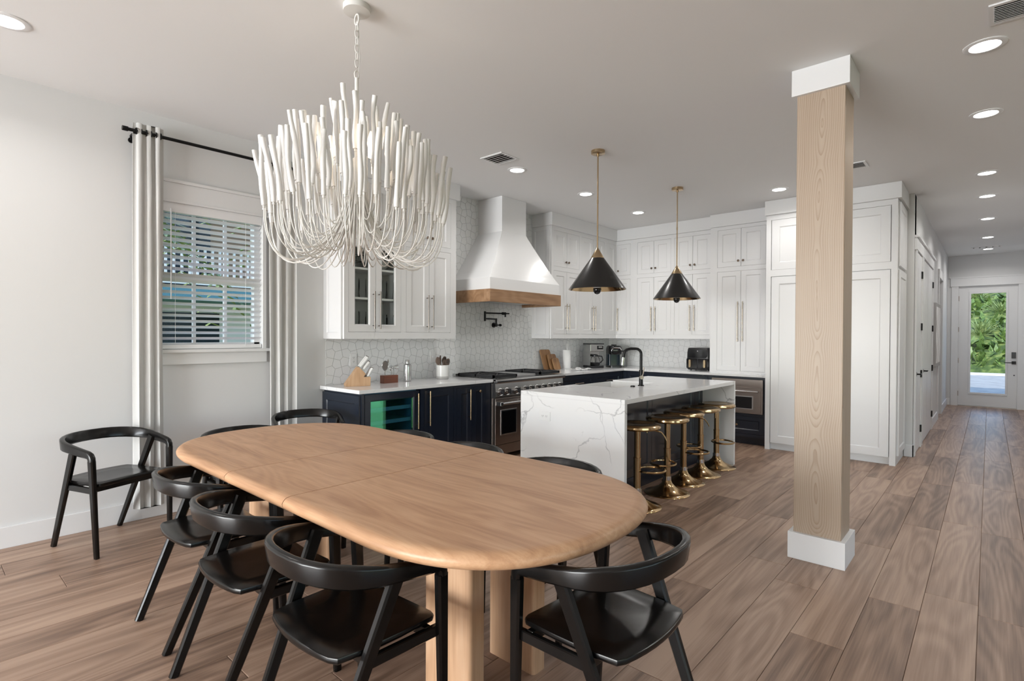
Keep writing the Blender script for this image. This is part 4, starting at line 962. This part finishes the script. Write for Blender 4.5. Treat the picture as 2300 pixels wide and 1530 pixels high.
# cutting boards leaning on the tiles
def cboard(label, x, y, w_, h_, tilt, tx):
    t = thing('cutting_board', label, 'cutting board', (x, y, ZC+.002)); t.rotation_euler = (R(-tilt), 0, 0)
    n_ = [(a, b) for a, b in rrect(-w_/2, w_/2, 0, h_, .03)]
    MB().loft([[(a+(b*tx), y_, b) for a, b in n_] for y_ in (-.008, .008)]).build('board', 'boardwood', t, bevel=.003)
cboard('largest brown cutting board at the back of the leaning stack', 6.04, 4.655, .225, .29, 13, -.12)
cboard('middle brown cutting board in the leaning stack', 6.11, 4.615, .19, .225, 15, -.05)
cboard('smallest brown cutting board at the front of the leaning stack', 6.13, 4.575, .15, .17, 17, -.03)
pt_ = thing('paper_towel_roll', 'white paper towel roll standing by the cutting boards', 'paper towel', (6.38, 4.60, ZC))
MB().lathe([(.0, 0), (.08, 0), (.08, .008), (.0, .01)], n=28).build('stand', 'white_plastic', pt_, smooth=True)
MB().lathe([(.0, .01), (.058, .01), (.058, .275), (.02, .275), (.02, .26)], n=28).build('roll', 'paper', pt_, smooth=True)
rnd = random.Random(9); m = MB()
for i in range(7):
    a = -1.1+2.2*i/6; m.loft([[(.004*math.cos(a)*k_+s*.018*(.3+k_/3)*math.cos(a*.6), .006*i-.018, .26+.036*k_*math.cos(a*.55)+0*s) for s, _ in ((-1, 0), (0, 0), (1, 0))]+[((.03*math.sin(a)*k_/1.6), .006*i-.014, .262+.034*k_*math.cos(a*.55))] for k_ in range(4)])
m.build('loose_sheet', 'paper', pt_)
dtw = MB(); rows_ = []
rnd = random.Random(2); N1, N2 = 20, 12
hts = [[.006+.034*max(0, math.sin(i*.75+j*.45+1)*math.sin(j*.85+.4*i))*(1-abs(2*i/N1-1)**3) for j in range(N2+1)] for i in range(N1+1)]
vs_ = [(-.14+.28*i/N1+.02*math.sin(j), -.075+.15*j/N2+.018*math.sin(i*.9), hts[i][j]+dz_) for dz_ in (0, -.005) for i in range(N1+1) for j in range(N2+1)]
fs_ = []; K = (N1+1)*(N2+1); q_ = lambda i, j: i*(N2+1)+j
for i in range(N1):
    for j in range(N2): fs_ += [(q_(i, j), q_(i+1, j), q_(i+1, j+1), q_(i, j+1)), (K+q_(i, j), K+q_(i, j+1), K+q_(i+1, j+1), K+q_(i+1, j))]
bd = [q_(i, 0) for i in range(N1+1)]+[q_(N1, j) for j in range(1, N2+1)]+[q_(i, N2) for i in range(N1-1, -1, -1)]+[q_(0, j) for j in range(N2-1, 0, -1)]
for i in range(len(bd)): a, b = bd[i], bd[(i+1) % len(bd)]; fs_.append((a, b, K+b, K+a))
o = tag(MB().add(vs_, fs_).build('dish_towel', 'towel', smooth=True), 'crumpled pale dish towel on the counter by the paper towels', 'towel'); o.location = (6.33, 4.30, ZC+.002)
# coffee maker
cm = thing('coffee_maker', 'steel and black drip coffee maker with a glass carafe', 'coffee maker', (6.90, 4.47, ZC), R(-28))
B(-.115, .115, -.10, .13, 0, .035).build('base', 'black_plastic', cm, bevel=.006); B(-.115, .115, .03, .13, .035, .36).build('tower', 'steel', cm, bevel=.006); B(-.115, .115, -.10, .13, .25, .355).build('brew_head', 'steel', cm, bevel=.006)
B(-.116, .116, -.101, .131, .352, .37).build('lid', 'black_plastic', cm, bevel=.004); B(.0, .10, -.104, -.10, .28, .335).build('control_panel', 'black_gloss', cm); B(.02, .08, -.1055, -.104, .305, .325).build('display', 'steel', cm)
B(-.117, -.113, -.09, .12, .04, .34).build('side_plate', 'steel', cm)
cf = MB().lathe([(.0, .037), (.062, .037), (.072, .06), (.074, .10), (.062, .15), (.045, .175)], (0, -.035, 0), 28, cap=False).build('carafe', 'glassware', cm, smooth=True)
MB().lathe([(0, .04), (.06, .04), (.068, .065), (.069, .085), (0, .085)], (0, -.035, 0), 24).build('coffee', 'black_gloss', cf, smooth=True)
MB().lathe([(.047, .172), (.047, .195), (.03, .205), (0, .207)], (0, -.035, 0), 24).build('carafe_lid', 'black_plastic', cf, smooth=True)
MB().tube([(.045, -.05, .18), (.10, -.065, .175), (.115, -.07, .12), (.078, -.055, .075)], .009, 8).build('carafe_handle', 'black_plastic', cf, smooth=True)
# pod coffee machine
km = thing('pod_coffee_machine', 'black pod coffee machine in the corner of the counter', 'coffee maker', (7.25, 4.33, ZC), R(-40))
MB().loft([[(x, y, z) for x, y in rrect(-.10, .10, -.12, .13, .045)] for z in (0, .03)]).build('base', 'black_plastic', km, smooth=True)
MB().loft([[(x*s, y*s2+.03, z) for x, y in rrect(-.10, .10, -.06, .10, .04)] for s, s2, z in ((1, 1, .03), (.98, .95, .2), (1.0, 1.0, .25))]).build('tower', 'tank_blue', km, smooth=True)
MB().loft([[(x*s, y*s, z) for x, y in rrect(-.105, .105, -.11, .13, .06)] for s, z in ((.93, .20), (1.0, .22), (1.0, .275), (.93, .315), (.75, .335))]).build('brew_head', 'black_gloss', km, smooth=True)
MB().tube([(-.075, -.10, .27), (-.05, -.125, .30), (.05, -.125, .30), (.075, -.10, .27)], .010, 8).build('handle', 'chrome', km, smooth=True)
B(-.03, .03, -.03, .06, .33, .352).build('lid_button', 'black_plastic', km, bevel=.008)
B(.10, .19, -.08, .11, .0, .24).build('water_tank', 'glassware', km, bevel=.02); B(.098, .192, -.082, .112, .24, .26).build('tank_lid', 'black_plastic', km, bevel=.008)
# air fryer
af = thing('air_fryer', 'black two-drawer air fryer with gold handles on the counter', 'air fryer', (7.39, 3.06, ZC), R(-90))
MB().loft([[(x*s, y*s+.13, z) for x, y in rrect(-.17, .17, -.15, .15, .045)] for s, z in ((.93, .012), (.985, .03), (1, .10), (.985, .25), (.95, .30), (.90, .32))]).build('body', 'black_plastic', af, smooth=True)
for s in (-1, 1):
    d_ = MB().loft([[(s*.083+x, y, z) for x, z in rrect(-.078, .078, .03, .17, .015)] for y in (-.024, -.012)]).build('drawer', 'black_gloss', af); MB().loft([[(s*.105+x, y, z) for x, z in rrect(-.014, .014, .045, .155, .0135)] for y in (-.048, -.023)]).build('handle', 'brass', d_, smooth=True)
MB().loft([[(x, y, z) for x, z in rrect(-.135, .135, .18, .295, .03)] for y in (-.023, -.014)]).build('control_panel', 'black_gloss', af); MB().cyl((0, -.024, .275), (0, -.022, .275), .008, n=16).build('indicator', 'steel', af)
for x in (-.12, .12):
    for y in (.04, .22): MB().cyl((x, y, 0), (x, y, .02), .014).build('foot', 'black_plastic', af)
MB().tube([(.10, .22, .30), (.10, .235, .335), (.13, .24, .345), (.15, .25, .31), (.16, .275, .1)], .006, 8).build('power_cord', 'black_plastic', af, smooth=True)

# glassware behind the glass doors
gp = MB().lathe([(.0, 0), (.031, 0), (.034, .006), (.036, .09), (.038, .17)], n=18, cap=False)
gtall = MB().lathe([(.0, 0), (.027, 0), (.030, .006), (.034, .10), (.036, .19)], n=18, cap=False)
gjar = MB().lathe([(.0, 0), (.038, 0), (.040, .006), (.040, .11), (.035, .125), (.035, .145)], n=18, cap=False)
gm_ = {}
def glass_at(kind, mbs, x, y, z, label, grp):
    if kind not in gm_: o = mbs.build(kind, 'glassware', smooth=True); gm_[kind] = o.data
    else: o = bpy.data.objects.new(kind, gm_[kind]); col.objects.link(o)
    o.location = (2.66+x, YU+y, z); tag(o, label, 'glass', grp)
zs_ = (1.448, 1.745, 2.028)
for x in (.09, .17, .25):
    for y in (.09, .2): glass_at('tumbler', gp, x, y, zs_[0], 'clear tumbler on the bottom shelf behind the left glass door', 'tumblers bottom left')
for x in (.40, .485, .57):
    for y in (.09, .2): glass_at('glass_jar', gjar, x, y, zs_[0], 'clear squat glass on the bottom shelf behind the right glass door', 'squat glasses bottom right')
for x in (.17, .25):
    for y in (.09, .2): glass_at('tall_glass', gtall, x, y, zs_[1], 'tall clear glass on the middle shelf behind the left glass door', 'tall glasses middle left')
for x in (.40, .485, .57):
    for y in (.09, .2): glass_at('tall_glass', gtall, x, y, zs_[1], 'tall clear glass on the middle shelf behind the right glass door', 'tall glasses middle right')
o = tag(MB().lathe([(0, 0), (.04, 0), (.042, .01), (.04, .1), (.02, .12), (.018, .14), (0, .14)], n=18).build('spice_jar', 'boardwood', smooth=True), 'small brown jar on the middle shelf behind the left glass door', 'jar'); o.location = (2.755, YU+.12, zs_[1])
bk = thing('wire_basket', 'dark wire basket on the top shelf behind the left glass door', 'basket', (2.80, YU+.17, zs_[2]))
m = MB()
for i in range(13):
    x = -.11+.22*i/12; m.tube([(x, -.1, .12), (x*.9, -.085, 0), (x*.9, .085, 0), (x, .1, .12)], .002, 5)
for z_, s in ((.12, 1), (.06, .95), (.0, .9)): m.tube([(-.11*s, -.1*s, z_), (.11*s, -.1*s, z_), (.11*s, .1*s, z_), (-.11*s, .1*s, z_)], .003, 5, True)
m.build('wires', 'iron', bk)
o = tag(MB().lathe([(0, 0), (.05, 0), (.09, .04), (.105, .09), (.10, .09), (.085, .045), (0, .01)], n=28).build('woven_bowl', 'ceramic_grey', smooth=True), 'grey bowl on the top shelf behind the right glass door', 'bowl'); o.location = (3.145, YU+.16, zs_[2])

# ------------------------------------------------------------------ outdoors
S('ground', B(-60, 80, -60, 60, -.6, -.28), 'grass')
S('driveway', B(14.45, 30, -14, 14, -.28, -.2), 'drive')
S('porch', B(14.41, 16.2, -1.6, 1.8, -.28, -.06), 'drive')
S('sand_strip', B(30, 33, -30, 30, -.28, -.19), 'sand')
rnd = random.Random(21); N1, N2 = 30, 40; vs_ = []; fs_ = []
for i in range(N1+1):
    for j in range(N2+1): vs_.append((32+18*i/N1, -20+40*j/N2, -.22+(6.5*(i/N1)**.8)+.35*rnd.random()*min(1, i/3)))
for i in range(N1):
    for j in range(N2): a = i*(N2+1)+j; fs_.append((a, a+N2+1, a+N2+2, a+1))
o = S('dune_bank', MB().add(vs_, fs_), 'bankgreen')
def blades(name, label, loc, n, L, mat, spread, cat, g, wdt=.05, seed=0):
    rnd = random.Random(seed); m = MB()
    for i in range(n):
        a = rnd.uniform(0, 2*PI); e = rnd.uniform(.35, 1.35); l = L*rnd.uniform(.6, 1); d = Vector((math.cos(a)*math.cos(e), math.sin(a)*math.cos(e), math.sin(e))); s = Vector((-math.sin(a), math.cos(a), 0))*wdt*l
        b = Vector((rnd.uniform(-spread, spread), rnd.uniform(-spread, spread), 0)); pts = [b, b+d*l*.5+s, b+d*l-Vector((0, 0, l*.18)), b+d*l*.5-s]
        m.add(pts+[p+Vector((0, 0, .012)) for p in pts], [(0, 1, 2, 3), (7, 6, 5, 4), (0, 4, 5, 1), (1, 5, 6, 2), (2, 6, 7, 3), (3, 7, 4, 0)])
    o = m.build(name, mat); o.location = loc; return tag(o, label, cat, g)
PALMETTOS = ((35.2, .35), (38.0, -.45), (40.8, .6), (35.0, -2.6), (38.0, 2.4))
rnd = random.Random(77); m = MB()
for i in range(2600):                                    # dense low growth on the bank: nobody could count it
    u = rnd.random(); x = 32.3+9*u; y = rnd.uniform(-4.5, 4.5)
    if any(math.hypot(x-p, y-q) < .8 for p, q in PALMETTOS): continue
    z = -.22+6.5*((x-32)/18)**.8; a = rnd.uniform(0, 2*PI); e = rnd.uniform(.2, 1.3); L = rnd.uniform(.3, .75)
    d = Vector((math.cos(a)*math.cos(e), math.sin(a)*math.cos(e), math.sin(e))); sd = Vector((-math.sin(a), math.cos(a), .2))*L*rnd.uniform(.12, .3); b = Vector((x, y, z))
    m.add([b, b+d*L*.5+sd, b+d*L, b+d*L*.5-sd], [(0, 1, 2, 3)])
tag(m.build('bank_growth', 'leaf', kind='stuff'), 'dense green growth covering the bank outside the front door', 'shrubs')
for i, (x, y) in enumerate(PALMETTOS):
    blades('palmetto', 'spiky palmetto growing on the bank outside the front door', (x, y, -.22+6.5*((x-32)/18)**.8-.05), 130, 1.3, 'frond', .10, 'plant', 'palmettos on the bank', .03, i)
# beyond the kitchen window
nh = thing('neighbour_house', 'white neighbouring house with balcony seen through the blind', 'house', (6.0, 15.0, -.28))
B(-9, 9, 0, 7, 0, 2.75).build('ground_storey', 'ext_white', nh); B(-9, 9, 1.2, 7, 2.75, 6).build('upper_storey', 'ext_tan', nh)
B(-9.2, 9.2, -1.2, .0, 2.45, 2.75).build('balcony_floor', 'ext_teal', nh); B(-9.2, 9.2, -1.5, 7.2, 6, 6.3).build('roof', 'ext_white', nh)
for i in range(7): B(-8.9+2.9*i, -8.7+2.9*i, -1.15, -.95, 0, 6).build('column', 'ext_white', nh)
B(-9.1, 9.1, -1.18, -1.1, 3.65, 3.72).build('rail_top', 'ext_white', nh); B(-9.1, 9.1, -1.18, -1.1, 2.82, 2.88).build('rail_bottom', 'ext_white', nh)
m0 = None
for i in range(110):
    if m0 is None: m0 = B(0, .05, -1.165, -1.115, 2.85, 3.68).build('baluster', 'ext_white', nh); o = m0
    else: o = bpy.data.objects.new('baluster', m0.data); col.objects.link(o); o.parent = nh
    o.location.x = -9.0+.163*i
for i in range(6):
    wn = B(-8+2.9*i, -6.4+2.9*i, -.03, .0, .8, 2.2).build('window', 'ext_glass', nh)
    B(-7.3+2.9*i, -6.2+2.9*i, 1.16, 1.2, 2.8, 5).build('upper_window', 'ext_glass', nh)
fn = thing('white_fence', 'white picket fence in front of the neighbouring house', 'fence', (-1.0, 10.8, -.28))
B(0, 14, 0, .03, .25, .33).build('rail', 'ext_white', fn); B(0, 14, 0, .03, .95, 1.03).build('rail', 'ext_white', fn); p0 = None
for i in range(120):
    if p0 is None: p0 = B(0, .085, -.02, 0, .05, 1.2).build('picket', 'ext_white', fn); o = p0
    else: o = bpy.data.objects.new('picket', p0.data); col.objects.link(o); o.parent = fn
    o.location.x = .1165*i
rnd = random.Random(31); m = MB()
for i in range(1500):
    b = Vector((rnd.uniform(-1, 12), 10.0+rnd.uniform(-.35, .35), -.28+rnd.uniform(0, .55))); a = rnd.uniform(0, 2*PI); e = rnd.uniform(-.2, 1.2); L = rnd.uniform(.15, .3)
    d = Vector((math.cos(a)*math.cos(e), math.sin(a)*math.cos(e), math.sin(e))); sd = Vector((-math.sin(a), math.cos(a), .2))*L*.3
    m.add([b, b+d*L*.5+sd, b+d*L, b+d*L*.5-sd], [(0, 1, 2, 3)])
tag(m.build('hedge', 'leaf'), 'long low green hedge along the foot of the white fence', 'hedge')
for i, (x, y, h) in enumerate(((1.6, 8.6, 3.3), (4.9, 8.9, 3.9), (8.6, 8.3, 4.2), (-2.2, 8.9, 4.0))):
    tr = thing('palm_tree', 'palm tree with a bushy crown outside the dining window', 'tree', (x, y, -.28), 0, 'palms outside the dining window')
    MB().tube([(0, 0, 0), (.05, .02, h*.5), (.12, 0, h)], [.16, .12, .1], 10).build('trunk', 'bark', tr, smooth=True)
    rnd = random.Random(300+i); m = MB()
    for k_ in range(26):
        a = rnd.uniform(0, 2*PI); e0 = rnd.uniform(-.5, 1.0); L = rnd.uniform(1.4, 2.2); c = Vector((.12, 0, h)); dirh = Vector((math.cos(a), math.sin(a), 0)); sd = Vector((-math.sin(a), math.cos(a), 0))
        for s_ in (-1, 1):
            for q in range(16):
                v = q/16; p = c+dirh*L*v*math.cos(e0*.6)+Vector((0, 0, L*(e0*.6*v-.75*v*v))); d_ = (dirh*.55+sd*s_*.9+Vector((0, 0, -.35))).normalized()*.42*(1-v*.6); m.add([p, p+dirh*.035, p+d_, p+d_*.5-dirh*.03], [(0, 1, 2, 3)])
    m.build('crown', 'frond', tr)
print('STICKS', n_st, 'TILES', cnt, 'TILES REST', len(restL.v), 'PLANKS', len([o for o in fl.children]))
